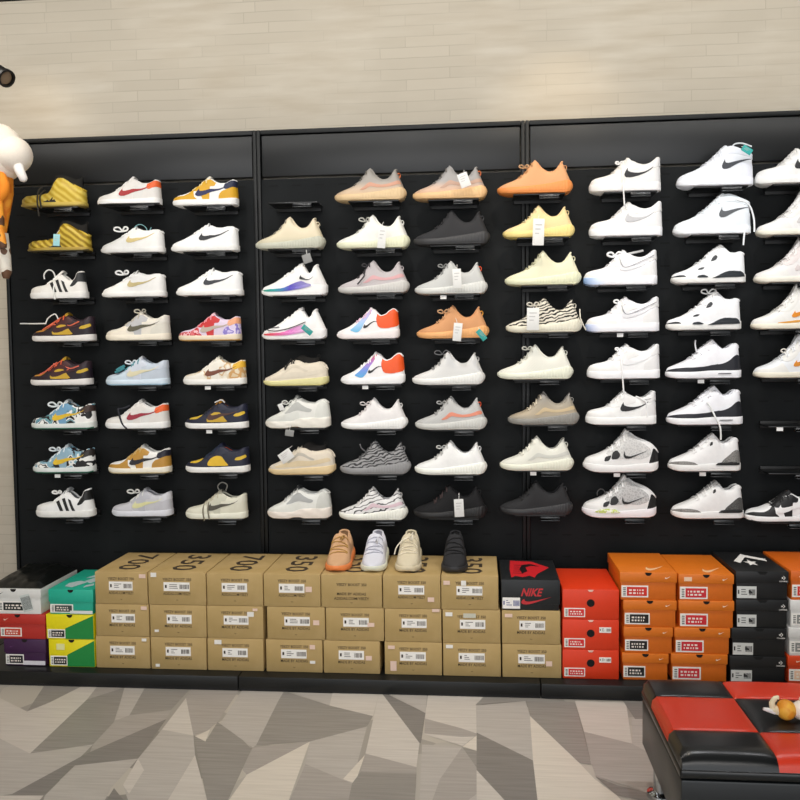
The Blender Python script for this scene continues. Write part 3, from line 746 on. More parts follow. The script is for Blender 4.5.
C[3,1] = ('dunk', 173.5, 238.5, 205, dict(upper='#efeeea', sole='#f2f1ee', toe_overlay='#d8a31c', eyestay='#d8a31c', heel_counter='#d8a31c', heel_tab='#1d2340', side_logo='#1b2252', lining='#3a3f58', laces='#e9d9a0', tongue='#e9e4d6'), 'white and golden yellow sneaker with navy tick', None)
C[1,2] = ('foam', 29, 91.5, 251.5, dict(tongue='#1a1713', upper=knit('#94771f', '#cfb54a', 14, 2, 'X', rough=.36, sharp=.7, rot=(0, .9, 0)), sole='#a98f3a', outsole='#4a4226', sock='#15130f', shank_plate='#0f2b2c', laces='#201d18', lining='#111111'), 'metallic gold ridged sneaker with pale blue tag', None)  # groove shade painted in as darker gold bands
C[2,2] = ('court', 102, 165, 252.5, dict(upper=W, side_logo='#d9c486', lining='#d8d8d4', laces='#f4f4f2'), 'white low sneaker with gold tick and teal ring', [('bow', '#f2f2f0', .004, bow(.34,.34))])
C[3,2] = ('court', 172, 239.5, 251, dict(upper='#f0f0ef', side_logo='#25272c', lining='#e0e0de', laces='#f4f4f2'), 'plain white low sneaker with black tick', None)
C[1,3] = ('shell', 31.5, 88, 298.5, dict(upper='#ebe9e4', toe_cap='#e6e3dc', stripe=K, heel_counter='#2a2c2e', lining='#d5d3cf', laces='#f4f4f2'), 'white sneaker with three black stripes and looped lace', [('lace_loop', '#f2f2ef', .0035, loop(.35,.36,.1)+dangle(.5,.3,-.02))])
C[2,3] = ('court', 103, 166.5, 297, dict(upper=W, side_logo='#c9b884', lining='#a9a9a5', tongue='#c6c6c2', laces='#f4f4f2'), 'white low sneaker with gold tick and white bow', [('bow', '#f2f2f0', .0042, bow(.34,.35,.9))])
C[3,3] = ('court', 177, 243.5, 295.5, dict(upper='#efefee', side_logo='#33363c', lining='#dededc', laces='#f4f4f2'), 'plain white low sneaker with charcoal tick', None)
OW = lambda: dict(upper='#26141e', sole='#e6e2de', outsole='#dedad6', toe_overlay='#22121b', eyestay='#43191c', heel_counter='#1f1420', heel_tab='#2a1c26', heel_patch='#c9a62c', toe_panel='#c58a34', quarter_panel='#c9a22c', side_logo='#3a1518', lining='#20141c', tongue='#c39a2e', laces='#e0603c')
C[1,4] = ('dunk', 33.5, 95.5, 341.5, OW(), 'dark maroon and gold sneaker with white tie strip', [('cross_lace', '#e27050', .0032, [[(.3,-.12,.2),(.38,-.13,.26),(.48,-.12,.24),(.56,-.12,.27),(.66,-.13,.24),(.8,-.12,.3)], [(.22,-.13,.18),(.32,-.13,.24),(.42,-.12,.3),(.5,-.1,.36)]]), ('tie_strip', '#e4e2de', .003, [[(-.12,-.16,.28),(.1,-.16,.275),(.28,-.15,.275)], [(.28,-.15,.27),(.3,-.1,.36),(.4,-.08,.42),(.46,-.1,.34)]])])
C[2,4] = ('dunk', 107, 170.5, 340.5, dict(upper='#e2dccf', sole='#ece4d2', toe_overlay='#e8e0d0', eyestay='#b9b9bb', heel_counter='#d8d4c8', heel_tab='#dad6cc', side_logo='#5c5846', lining='#5a564c', laces='#b9b2a2'), 'cream low sneaker with olive tick and grey laces', [('bow', '#d7d0bf', .003, bow(.56,.42,.8))])
C[3,4] = ('dunk', 179.5, 241.5, 341, dict(upper='#d9c9dc', sole='#e6d8c0', outsole='#c99b5a', toe_overlay=blotch(['#c03038','#e8b8bc','#b8242c','#d86a70'], 45), eyestay='#c52a2c', heel_counter=blotch(['#cfc3e6','#8a7ac8','#e2d6ea','#d8c8e6'], 30), heel_tab='#e8a47c', side_logo='#b9a89a', lining='#5b3030', laces='#e49aa2', tongue='#e6c0c8'), 'red, pink and lilac floral low sneaker', None)
C[1,5] = ('dunk', 32, 92.5, 385.5, OW(), 'dark maroon and gold sneaker with loose orange laces', [('cross_lace', '#e0705a', .003, [[(.2,-.13,.17),(.3,-.13,.22),(.4,-.12,.3),(.48,-.1,.36)], [(.42,-.1,.34),(.5,-.12,.28),(.6,-.13,.22),(.68,-.13,.25)], [(.58,-.12,.32),(.7,-.13,.26),(.84,-.12,.3)]])])
C[2,5] = ('dunk', 107, 169.5, 385.5, dict(upper='#bfcad6', sole='#d3e2ee', outsole='#a8c8dc', toe_overlay='#c3d3df', eyestay='#c9d0dc', heel_counter='#bcc6d2', heel_tab='#c4ccd8', side_logo='#d9d2b0', lining='#8a94a2', laces='#4d8a94', tongue='#d6dae2'), 'pale blue low sneaker with teal laces', [('lace_bundle', '#3f8790', .006, [[(.22,-.15,.23),(.28,-.13,.27),(.34,-.11,.3)], [(.2,-.14,.2),(.28,-.15,.23),(.34,-.13,.27)]]), ('bow', '#dfe4ea', .0035, bow(.42,.33,.8))])
C[3,5] = ('dunk', 184, 246.5, 385, dict(upper=blotch(['#e6dfd0','#cfae84','#e2d8c4','#e9e3d6'], 24), sole='#ecebe6', toe_overlay='#e8e4da', eyestay='#e6e1d5', heel_counter=blotch(['#d8c3a0','#c99a5e','#e2d4b8'], 30), heel_tab='#e2b032', side_logo='#73402a', lining='#3a7a34', laces='#ece8de', tongue='#dcd8c8'), 'cream and tan sneaker with brown tick and green lining', None)
C[1,6] = ('dunk', 33, 96, 429.5, dict(upper=COW, sole='#dfe4e0', outsole='#2f6b56', eyestay='#6f9fc0', side_logo='#e2bb2a', heel_counter=blotch(['#17181a','#efefec','#f2f2ee'], 22), heel_tab='#3b2a26', lining='#4a1c1a', laces='#e6eaea', tongue='#dfe4e6'), 'blue, black and white patched sneaker with yellow tick', [('bow', '#e4e9ea', .0042, bow(.4,.34,1.0))])
C[2,6] = ('dunk', 106.5, 169.5, 429, dict(upper='#dddcd9', sole='#f0f0ee', side_logo='#9a2538', heel_tab='#e5622a', lining='#17181c', laces='#e4e2de', tongue='#d8d8d6', **DUNKW), 'pale grey low sneaker with crimson tick and dark cord', [('cord', '#23252e', .004, [[(.24,-.12,.3),(.28,-.16,.2),(.33,-.185,.08),(.4,-.185,.0)], [(.24,-.12,.3),(.33,-.12,.31),(.42,-.1,.35)]])])
t6 = dict(tiger); t6.update(side_logo='#4a2c22', heel_tab='#1c2036', heel_patch='#d9b433', toe_panel='#cfae3a', quarter_panel='#c7a22e', tongue='#b8801e')
C[3,6] = ('dunk', 186, 248.5, 429, t6, 'navy and yellow low sneaker with dark brown tick', [('hang_cord', '#d9d6d2', .003, [[(.5,-.1,.4),(.6,-.1,.44),(.66,-.1,.4)]])])
C[1,7] = ('dunk', 34.5, 95.5, 473.5, dict(upper=COW2, sole='#dfe4e2', outsole='#2f6b56', eyestay='#8fb0c2', side_logo='#e2bb2a', heel_counter=blotch(['#efefec','#17181a','#e8e8e6'], 20, loc=2), heel_tab='#2b2624', lining='#3c2420', laces='#dfe6ea', tongue='#c9d6de'), 'pale blue, black and white patched sneaker with yellow tick', [('bow', '#dde4e8', .004, bow(.38,.34,.8))])
C[2,7] = ('dunk', 109.5, 171.5, 474, dict(upper='#ecebe7', sole='#efe9d8', outsole='#c9b890', toe_overlay='#b98a38', eyestay='#b98a38', heel_counter='#b98a38', heel_tab='#1b1b2a', side_logo='#17171f', lining='#d5d5d2', tongue='#d0d0cc', laces='#c8a869'), 'white and ochre low sneaker with black tick', None)
t7 = dict(tiger); t7.update(heel_tab='#1a1d33', heel_patch='#d9b433', toe_panel='#d9b433', quarter_panel='#e0b628', tongue='#1c2440', laces='#1c2a3c', lining='#e0602a', side_logo=None)
C[3,7] = ('dunk', 186.5, 250, 473, t7, 'navy and yellow low sneaker with orange lining', None)
C[1,8] = ('shell', 37.5, 95.5, 518, dict(upper='#efefee', toe_cap='#ececea', stripe=K, heel_counter=K, lining='#6a6c6e', laces='#f4f4f2', tongue='#b8babb'), 'clean white sneaker with three black stripes and bow', [('bow', '#f4f4f2', .0042, bow(.38,.38,.7))])
C[2,8] = ('dunk', 113, 173, 517, dict(upper='#c3c3c9', sole='#dcdee6', toe_overlay='#c6c6cd', eyestay='#b9bac2', heel_counter='#bfbfc6', heel_tab='#cfd0d6', side_logo='#d8d6a0', lining='#9a9ca4', laces='#d8d9d6', tongue='#b2b4bb'), 'lilac grey low sneaker with pale yellow tick', [('bow', '#dcdcd8', .0038, bow(.38,.36,.9))])
C[3,8] = ('dunk', 186.5, 248, 519.5, dict(upper='#dad8c6', sole='#e6e6d6', toe_overlay='#dddbc9', eyestay='#c9c8b6', heel_counter='#d6d4c2', heel_tab='#d8d6c6', side_logo='#4d4a40', lining='#3a3a36', laces='#b9b29c', tongue='#9a988a'), 'cream low sneaker with dangling taupe laces', [('lace_end', '#7d7768', .0032, dangle(.34,.26,-.02)+dangle(.42,.3,.0)), ('ring', '#8d8c86', .0028, [[(.56,-.03,.42),(.53,-.03,.5),(.6,-.03,.56),(.68,-.03,.52),(.66,-.03,.43)]])])
# middle panel
CREAM = knit('#d9cfb2', '#e3dac2', 60, 2, sharp=.8)
C[4,2] = ('knit', 256, 324.5, 248.5, knitc(grad([(0,'#b9b7a2'),(.45,'#dcd0b2'),(1,'#e3d6ba')], 2, .01, .1), '#bfbfae', '#8c8778', lin_='#4a463c'), 'beige knit sneaker with sage grey sole', None)
C[4,3] = ('runner', 262, 328, 295.5, dict(upper='#efedea', sole='#f1f0ee', side_logo='#2a2a2c', sole_flash=grad([(0,'#2aa583'),(.3,'#2f9fa0'),(.6,'#4a3fb2'),(1,'#a79fd0')], 0, -.15, .08), lining='#e2e0dc', laces='#f2f2f0'), 'white running shoe with green and violet sole flash', None)
C[4,4] = ('runner', 262.5, 327, 339.5, dict(upper='#f0eeec', sole='#f1efee', side_logo=None, sole_flash=grad([(0,'#ea4a3c'),(.25,'#e0506a'),(.6,'#d878c0'),(1,'#e0c0dc')], 0, -.15, .08), lining='#d8d4d0', laces='#f2f2f0'), 'white running shoe with pink sole flash', [('outline_tick', '#2a2a2c', .0018, [[(.12,-.165,.14),(.25,-.178,.13),(.4,-.172,.155),(.55,-.16,.2),(.7,-.145,.26)], [(.12,-.165,.14),(.16,-.16,.17),(.3,-.165,.19)]])])
C[4,5] = ('wave', 264, 329, 386, dict(upper='#dfd5c2', sole='#ddd79c', outsole='#d8cf8e', cage='#d5cbb8', cage_band='#d9cfbc', sock='#14120f', laces='#2a2722', lining='#14120f'), 'cream sculpted sneaker with black laces and sock', [('lace_end', '#23201c', .003, [[(.44,-.05,.4),(.4,-.12,.32),(.36,-.155,.24)]])])
C[4,6] = ('chunk', 266, 331, 428.5, dict(upper='#e3e3dd', sole='#eae6dc', mesh_panel='#b5b6b2', mud_guard='#dcddd6', heel_counter='#dcddd6', lining='#8a8c88', laces='#c9cac6', tongue='#9a9c98'), 'chunky off-white sneaker with grey mesh and laced-on tag', [('bow', '#d9dad5', .003, bow(.36,.36,.8))])
C[4,7] = ('wave', 269, 336, 475, dict(upper='#ddd2c0', sole='#dfc79a', outsole='#d9bd8c', cage='#b8b2a6', cage_band='#d9c6a2', sock='#161412', laces='#d8d0c0', lining='#14120f'), 'peach cream sculpted sneaker with white card on top', None)
C[4,8] = ('chunk', 268, 332, 519, dict(upper='#e2e3de', sole='#e9e0d6', mesh_panel='#a9abaa', mud_guard='#e0e1da', heel_counter='#cfd0ca', lining='#2a2c2c', laces='#c2c4c2', tongue='#3a3c3d'), 'chunky off-white sneaker with dark tongue', None)
GREYOR = grad([(0,'#d8b88c'),(.35,'#cdb49a'),(.6,'#a39c94'),(1,'#9a958e')], 2, .0, .13)
C[5,1] = ('knit', 335, 405.5, 200, knitc(GREYOR, '#dcbf94', '#6a655c', '#ee7f48', '#cf9a80', lin_='#56524a'), 'grey knit sneaker with orange heel loop and tan sole', None)
C[5,2] = ('knit', 337, 409, 248, knitc('#e8e7e0', '#e2e3c6', '#a9a89f', '#ecebe6', None, lin_='#8a8880'), 'off-white knit sneaker with faded white tag', [('bow', '#b3b2aa', .003, bow(.4,.38,.7))])
C[5,3] = ('knit', 338.5, 408.5, 293, knitc(knit('#b5aeb0', '#c9c2c2', 60, 3, sharp=.8), '#c6c4c0', '#3a3638', '#b5aeb0', '#d3a3a5', lin_='#5a5658'), 'grey knit sneaker with soft pink stripe', [('lace_end', '#3c3a3c', .003, dangle(.4,.34,.12,-.1)+bow(.42,.38,.6))])
C[5,4] = ('react', 337, 400, 339, dict(upper='#eeebea', sole='#ece4e2', eyestay=grad([(0,'#58b4d8'),(.5,'#9ac0e6'),(1,'#c7b5e2')], 2, .02, .12), heel_panel='#e8561c', side_logo='#1f1f22', lining='#e9e4e2', laces='#d8b2c8'), 'white running shoe with orange heel, smudged sole', None)
C[5,5] = ('react', 341, 405.5, 384.5, dict(upper='#f0eeee', sole='#efefef', eyestay=grad([(0,'#4fb0dc'),(.4,'#6a8fd8'),(.7,'#a478c8'),(1,'#d86a7a')], 2, .02, .13), heel_panel='#e8561c', side_logo='#1f1f22', lining='#e6e2e0', laces='#f0f0f0'), 'white running shoe with orange heel and violet lace band', None)
C[5,6] = ('knit', 341.5, 407, 429.5, knitc('#e6e3e2', '#efefec', '#c9c3c2', '#e8e6e4', None, lin_='#a9a5a2'), 'clean white knit sneaker with frayed white heel loop', [('bow', '#d5cfcd', .003, bow(.38,.36,.7))])
C[5,7] = ('knit', 340.5, 410, 474.5, knitc(ZEB('#3a3a3c', '#9b9b9c'), '#8f8f90', '#5a5a5c', '#808081', None, lin_='#4a4a4c'), 'dark grey zebra-striped knit sneaker', [('lace_end', '#77777a', .0028, [[(.36,-.05,.32),(.32,-.08,.36),(.3,-.1,.42)]])])
C[5,8] = ('knit', 339.5, 407, 520.5, knitc(knit('#3a3a3c', '#e6e5e4', 18, 9, 'Z', sharp=.15, rot=(0, .3, 0), mid=.14), '#eeeee4', '#dddbd9', '#cfcdcb', '#dcc3cb', lin_='#4a4a4a'), 'white knit sneaker with black streaks and pink stripe', None)
C[6,1] = ('knit', 413, 486, 198.5, knitc(grad([(0,'#dcb082'),(.35,'#d0b09a'),(.55,'#a29e9c'),(1,'#9a9896')], 2, .0, .13), '#e3bb88', '#77736e', '#ee7f48', '#bf9c88', lin_='#56524a'), 'grey knit sneaker with white tag and orange heel loop', None)
C[6,2] = ('knit', 414, 489, 244.5, knitc(knit('#2b2b2d', '#39393b', 60, 2), '#333335', '#222224', '#3a3a3c', None, lin_='#18181a'), 'charcoal black knit sneaker, second shelf', None)
C[6,3] = ('knit', 415, 486.5, 294, knitc(knit('#b9bab8', '#c9cac8', 60, 2), '#cfd0cc', '#8f908e', '#f0562a', None, lin_='#77787a'), 'light grey knit sneaker with orange loop and white tag', [('bow', '#8e8f8d', .003, bow(.4,.38,.6))])
C[6,4] = ('knit', 417, 488, 338.5, knitc(knit('#c68c60', '#d8a274', 60, 2), '#e3a86c', '#c79a70', '#eda43a', None, lin_='#77583c'), 'clay orange knit sneaker with white and teal tags', [('bow', '#caa27a', .003, bow(.38,.36,.7))])
C[6,5] = ('knit', 412.5, 484, 385, knitc(knit('#d5d5d3', '#e4e4e2', 60, 2), '#e4e4e0', '#8f908e', '#d5d5d3', None, lin_='#77787a'), 'pale grey knit sneaker with thin tied lace', [('bow', '#77787a', .0022, bow(.42,.42,.9))])
C[6,6] = ('knit', 415.5, 486, 430, knitc(knit('#b5b5b3', '#c5c5c3', 60, 2), '#c9c9c4', '#999997', '#f0582c', '#dd8a70', lin_='#6a6b6c'), 'light grey knit sneaker with orange stripe and loop', [('bow', '#aaaaa8', .0028, bow(.38,.36,.6))])
C[6,7] = ('knit', 415, 486, 475, knitc('#eeeeec', '#f0f1e8', '#b9b9b6', '#e4e4e2', None, lin_='#99999a'), 'bright white knit sneaker with grey lining', [('bow', '#c9c9c6', .0028, bow(.38,.36,.6))])
C[6,8] = ('knit', 414, 486, 519, knitc(knit('#161617', '#232325', 60, 2), '#1b1b1c', '#3a2c2c', '#1a1a1b', None, lin_='#0c0c0d'), 'jet black knit sneaker with white tag', None)
# right panel
C[7,1] = ('knit', 497.5, 571.5, 193, knitc(knit('#d99a6a', '#e3b084', 60, 2), '#e58f4a', '#b98a5c', '#d9a272', None, lin_='#8a5a34'), 'warm orange knit sneaker under the bright light', [('bow', '#c9a076', .003, bow(.36,.36,.6))])
C[7,2] = ('knit', 503, 573.5, 237, knitc(knit('#e3c78c', '#efdcae', 60, 2), '#ecd68a', '#d8cba2', '#e6d2a0', None, lin_='#a89468'), 'butter yellow knit sneaker with white tag', None)
C[7,3] = ('knit', 505, 580, 285, knitc(knit('#dcd9b8', '#e8e5cc', 60, 2), '#dfe0c0', '#c9c6a8', '#dfdcc0', None, lin_='#a09c82'), 'pale cream knit sneaker without a tag', None)
C[7,4] = ('knit', 506, 581, 332.5, knitc(ZEB('#2a2826', '#dcd6c6', 7), '#ddd9c6', '#d0cabc', '#d9d3c4', None, lin_='#3a3632'), 'cream and black zebra-striped knit sneaker', [('bow', '#d8d2c4', .003, bow(.36,.36,.7)), ('lace_end', '#d8d2c4', .0025, dangle(.98,.3,.02,.06))])
C[7,5] = ('knit', 497.5, 572, 379.5, knitc(knit('#dfded2', '#ecebe0', 60, 2), '#e4e5d2', '#c9c8bc', '#e2e1d6', None, lin_='#a09f94'), 'ivory knit sneaker with thin bow', [('bow', '#d4d3c8', .0026, bow(.4,.4,.6))])
C[7,6] = ('knit', 508, 578, 425, knitc(grad([(0,'#8f8d86'),(.3,'#b3a48c'),(.6,'#a49a88'),(1,'#8f8c88')], 2, .01, .13), '#8a8882', '#d3c8b2', '#8f8c86', '#c9b48e', lin_='#4a4844'), 'grey and sand knit sneaker', None)
C[7,7] = ('knit', 500, 572.5, 471, knitc(knit('#dcdbd0', '#ebeade', 60, 2), '#e6e6d4', '#e9e7da', '#dddcd0', '#cfcfc6', lin_='#8c8b82'), 'cream white knit sneaker with grey side stripe', None)
C[7,8] = ('knit', 500, 571.5, 515.5, knitc(knit('#262627', '#343436', 60, 2), '#2e2e30', '#1c1c1d', '#3a3a3c', None, lin_='#141415'), 'dark charcoal knit sneaker on bottom shelf', None)
AF = dict(toe_overlay='#e9e8e6', eyestay='#e6e5e3', heel_counter='#e6e5e4', heel_tab='#e4e3e2', lining='#cfcecc')
C[8,1] = ('force', 589, 660.5, 191, dict(AF, upper='#eae8e4', sole='#efedec', side_logo='#1d1d1f', lining='#b9b7b4'), 'white sneaker with black tick and hanging lace', [('lace_end', '#efeeec', .0034, dangle(.45,.38,-.2)), ('bow', '#efeeec', .0036, bow(.42,.4,.5))])
C[8,2] = ('force', 589, 662, 236, dict(AF, upper='#efeeee', sole='#f0f0f2', side_logo='#bfbfc2'), 'white sneaker with faint silver tick', None)
C[8,3] = ('force', 583.5, 657, 285, dict(AF, upper='#eeedf0', sole=grad([(0,'#8fb0e0'),(.16,'#cfdcf2'),(.3,'#efeff2')], 0), side_logo='#e2e2e4', lining='#d6d6d6'), 'white sneaker with pale blue toe sole and big bow', [('bow', '#f2f2f2', .0045, bow(.42,.4,.9)), ('tie_strip', '#c9c9c9', .005, [[(.56,-.06,.42),(.66,-.06,.44),(.8,-.06,.47)]]), ('outline_tick', '#9a9aa0', .0014, [[(.47,-.15,.36),(.5,-.157,.27),(.56,-.15,.24),(.7,-.14,.29),(.94,-.125,.4)]])])
C[8,4] = ('force', 585.5, 659, 332, dict(AF, upper='#ecebee', sole=grad([(0,'#a9bce6'),(.1,'#d6dcf0'),(.2,'#ededf0')], 0), side_logo='#e0e0e3'), 'white sneaker with pale blue sole tip and outlined tick', [('bow', '#f0f0f0', .004, bow(.46,.4,.7)), ('outline_tick', '#8d8d94', .0015, [[(.47,-.15,.36),(.5,-.157,.27),(.56,-.15,.24),(.7,-.14,.29),(.94,-.125,.4)]])])
C[8,5] = ('force', 587, 659.5, 379, dict(AF, upper='#f0f0f0', sole='#f1f1f2', side_logo='#e9e9ea'), 'all-white sneaker with lace end hanging below', [('lace_end', '#f2f2f2', .0034, dangle(.46,.36,-.18)), ('bow', '#f2f2f2', .0036, bow(.44,.4,.5))])
C[8,6] = ('force', 585.5, 656, 425, dict(AF, upper='#eeeeec', sole='#f0f0ee', side_logo='#1b1b1d', lining='#8a8a88'), 'white sneaker with black tick and lace over heel', [('lace_end', '#f2f2f2', .0034, [[(.7,-.08,.4),(.78,-.13,.36),(.84,-.135,.3),(.85,-.14,.1)], [(.78,-.13,.36),(.9,-.12,.38)]])])
C[8,7] = ('hoop', 583, 658, 472.5, dict(upper='#e9e8e6', sole='#ecebe9', knit_panel=crackle('#c3c2c0','#dad9d6',90,.2), toe_overlay='#1c1c1d', eyestay='#1c1c1d', heel_counter='#1a1a1b', side_logo='#1b1b1c', lining='#777777', laces='#f0f0ef'), 'white mid-top basketball shoe with outlined tick', None)
C[8,8] = ('hoop', 582, 656, 518, dict(upper='#e4e3e1', sole='#efebee', knit_panel=crackle('#a9a9a8','#c9c9c8',90,.2), toe_overlay='#1c1c1d', eyestay='#1c1c1d', heel_counter='#1a1a1b', side_logo='#1b1b1c', sole_flash=blotch(['#dfe2c0','#c2d070','#e8e8dc'], 60), lining='#777777', laces='#f0f0ef'), 'white mid-top basketball shoe with lime speckled sole', [('lace_loop', '#5a5a5a', .002, loop(.26,.3,.055))])
C[9,1] = ('forcemid', 676.5, 752.5, 185.5, dict(upper='#eceef4', sole='#eef0f6', side_logo='#3a3d44', ankle_strap='#e4e6ee', toe_overlay='#e8eaf1', eyestay='#e4e6ec', heel_counter='#e6e8f0', lining='#cfd2da'), 'white mid-top sneaker with grey tick and teal clip', [('band', '#dfe3e6', .003, [[(.7,-.06,.5),(.75,-.05,.56),(.85,-.05,.565),(.97,-.05,.52)]])])
C[9,2] = ('forcemid', 673, 750, 234, dict(upper='#e9eef2', sole='#edf0f4', side_logo='#55585c', ankle_strap='#dfe6ea', toe_overlay='#e6ebf0', eyestay='#dfe6ea', heel_counter='#e4e9ee', lining='#c9d0d4'), 'white mid-top sneaker with laces hanging behind heel', [('lace_end', '#f0f2f4', .0034, [[(.6,-.06,.5),(.8,-.12,.44),(.95,-.1,.38),(1.02,-.09,.2),(1.03,-.09,.02)], [(.9,-.12,.1),(.88,-.16,.0),(.86,-.19,-.16)]])])
FL = dict(upper='#eeeeef', toe_overlay='#23282e', wing='#2a2c30', wing_low='#2a2c30', sole_panel='#2a2e34', heel_counter='#1c2228', lining='#8c8c8e')
C[9,3] = ('flight', 671, 745, 283, dict(FL, upper='#eef0f1', tongue='#e6e6e6'), 'white basketball sneaker with black wing tabs, no bow', None)
C[9,4] = ('flight', 666, 740.5, 330, dict(FL, tongue='#e8e8e8'), 'white basketball sneaker with black wing tabs and bow', [('bow', '#e9e9e8', .003, bow(.56,.5,.9))])
C[9,5] = ('cement', 665.5, 740.5, 378.5, dict(upper='#eeeef2', sole='#f0f0f3', low_band='#1d1f27', lining='#bfc4cc', heel_tab=None, air_window='#2a2c33'), 'white sneaker with navy black base and upright lace', [('lace_end', '#e6e6ea', .003, [[(.4,-.06,.35),(.38,-.06,.46),(.385,-.06,.52)]])])
C[9,6] = ('cement', 666.5, 742, 425, dict(upper='#ededf1', sole='#f0f0f2', low_band='#1c1e26', lining='#bfc4cc', air_window='#2a2c33'), 'white sneaker with navy black base and knotted hanging laces', [('bow', '#eef0ee', .003, bow(.56,.18,.8)), ('lace_end', '#eef0ee', .0034, [[(.56,-.17,.2),(.6,-.19,.1),(.66,-.195,-.03),(.67,-.195,-.2)], [(.5,-.15,.3),(.54,-.17,.24),(.56,-.17,.18)]])])
CEM = crackle('#8c8a86', '#5e5d5b', 120, .1)
C[9,7] = ('cement', 668, 740, 471.5, dict(upper='#ecebea', sole='#ecebe8', mud_guard=CEM, heel_counter=CEM, sole_panel='#19191a', eyelet='#1c1c1c', lining='#8f8e8c'), 'white sneaker with grey crackle overlays and black heel sole', None)
C[9,8] = ('cement', 671, 743, 519, dict(upper='#ecebe9', sole='#eeedea', mud_guard=CEM, heel_counter=crackle('#5a5a58', '#2a2a2a', 120, .1), sole_panel='#19191a', eyelet='#1c1c1c', lining='#6a6968', tongue='#a9a8a6'), 'white sneaker with crackle toe and dark speckled heel', None)
HT = dict(toe_overlay='#e6e4de', eyestay='#e2e0da', heel_counter='#e2e0da')
C[10,1] = ('force', 755, 831, 183, dict(AF, upper='#eceae6', sole='#efeeea', side_logo='#1b1b1d'), 'white low sneaker cut off by the photo edge', None)
C[10,2] = ('hightop', 756, 830, 234.5, dict(HT, upper='#e9e7e4', sole='#ebe7d6', side_logo='#cfcbc8', lining='#c9c4c0'), 'off-white high-top with cream sole at photo edge', None)
C[10,3] = ('hightop', 754, 828, 282, dict(HT, upper='#e6e2df', sole='#e9e4d6', side_logo='#d8cdca', lining='#c9b8b4', eyestay='#dcd2ce'), 'off-white high-top with pinkish panel at photo edge', None)
C[10,4] = ('hightop', 751, 825, 329, dict(HT, upper='#eae8e3', sole='#e9e3d0', side_logo='#e08a1c', side_print='#e0a040', lining='#c9c4c0'), 'off-white high-top with orange tick and orange band', None)
C[10,5] = ('hightop', 753.5, 826, 378, dict(HT, upper='#e6e8ea', sole='#e6e0ce', side_logo='#d98a2c', lining='#b9a8a4'), 'off-white high-top with orange tag mark on side', [('bow', '#e6e0d6', .003, bow(.45,.36,.8))])
C[10,8] = ('dunk', 744.5, 818, 523, dict(upper='#efefee', sole='#efefee', outsole='#1b1b1c', toe_overlay='#161617', eyestay='#161617', heel_counter='#161617', heel_tab='#161617', side_logo='#f0f0ef', lining='#1b1b1c', laces='#1b1b1c', tongue='#161617'), 'black and white low sneaker with white tick', None)
ORD = ['top', 'second', 'third', 'fourth', 'fifth', 'sixth', 'seventh', 'bottom']
CORD = ['first', 'second', 'third', 'fourth', 'fifth', 'sixth', 'seventh', 'eighth', 'ninth', 'tenth']
SHOE_D = 3.695; TICKETS = {(3,5): -.02, (3,6): -.03, (1,7): 0, (5,5): -.05, (6,3): -.05, (8,4): 0, (8,7): -.02, (9,5): -.01, (9,7): 0, (7,7): .0}
CX = {}
for (c, r), (model, toe, heel, bot, cols, look, ex) in C.items():
    a = at(toe, bot-8, SHOE_D); b = at(heel, bot-8, SHOE_D); z = at((toe+heel)/2, bot, 3.645).z
    x = (a.x+b.x)/2
    CX.setdefault(c, []).append(x)
    sneaker(model, (x, SHOE_D-WALLD, z+.001), b.x-a.x, cols, f'{look}, {ORD[r-1]} row, {CORD[c-1]} column', 'sneakers on the wall shelves', extra=ex)
    shelf(x+.018, z, f'slim black shelf in {ORD[r-1]} row, {CORD[c-1]} column from left', TICKETS.get((c, r)), f'{ORD[r-1]} row, {CORD[c-1]} column sneaker')
p = at(294, 203, 3.68); shelf(p.x, p.z, 'empty black shelf at the top of the fourth column')
for px, py, l, tk in ((795, 426, 'empty black shelf in sixth row at the right photo edge', -.1), (795, 473, 'empty black shelf in seventh row at the right photo edge', None)):
    p = at(px, py, 3.66); shelf(p.x, p.z, l, tk, 'sixth row, tenth column gap')

# hang tags and clips tied to sneakers
def card(px, py, w, h, label, d=3.585, col='#e2e2df', rot=0, string=(0, 4), lines=True, grp='white hang tags on sneakers', cat='hang tag'):
    p = at(px, py, d); t = empty('hang_tag', p, label, cat, grp); k = d/F
    mb = MB(); mb.box(-w*k/2, w*k/2, -.0008, .0008, -h*k/2, h*k/2); o = mb.build('card', plain(col, rough=.7), t, bevel=.0004); o.rotation_euler = (0, rot, 0)
    if lines:
        mb = MB()
        for i in range(3): mb.box(-w*k*.3, w*k*(.3-.12*i), -.0014, -.0009, h*k*(.25-.16*i), h*k*(.29-.16*i))
        q = mb.build('print', plain('#b9b8b6', rough=.7), t, smooth=False); q.rotation_euler = (0, rot, 0)
    if string:
        mb = MB(); mb.tube([(0, .001, h*k*.42), (string[0]*k*.5, .012, h*k*.5+string[1]*k*.5), (string[0]*k, .03, h*k*.5+string[1]*k)], .0012, n=5)
        mb.build('string', plain('#d9d8d4', rough=.8), t)
card(464, 180, 10, 14, 'small white tag hanging on the grey orange-loop sneaker, sixth column', rot=-.35)
card(382, 237, 8, 22, 'faded white tag on the off-white sneaker, second row, fifth column', rot=.1, string=(1, 5))
card(457, 278.5, 8.5, 19, 'white tag on light grey sneaker, third row, sixth column', rot=-.05, string=(0, 5))
card(457.5, 332, 8.5, 18, 'white tag on clay orange sneaker, fourth row, sixth column', rot=.1, string=(-2, 5))
card(459, 508, 9.5, 18, 'white tag hanging on the black knit sneaker in the bottom row', rot=-.05, string=(0, 5))
card(538.5, 232, 11, 26, 'white tag on butter yellow sneaker, second row, seventh column', rot=.04, string=(1, 5))
card(533, 319, 12, 22, 'white tag on zebra-striped sneaker, fourth row, seventh column', rot=.02, string=(3, 5))
card(286, 456, 14, 11, 'white square card on the peach sculpted sneaker', rot=-.6, string=(5, 4), d=3.6)
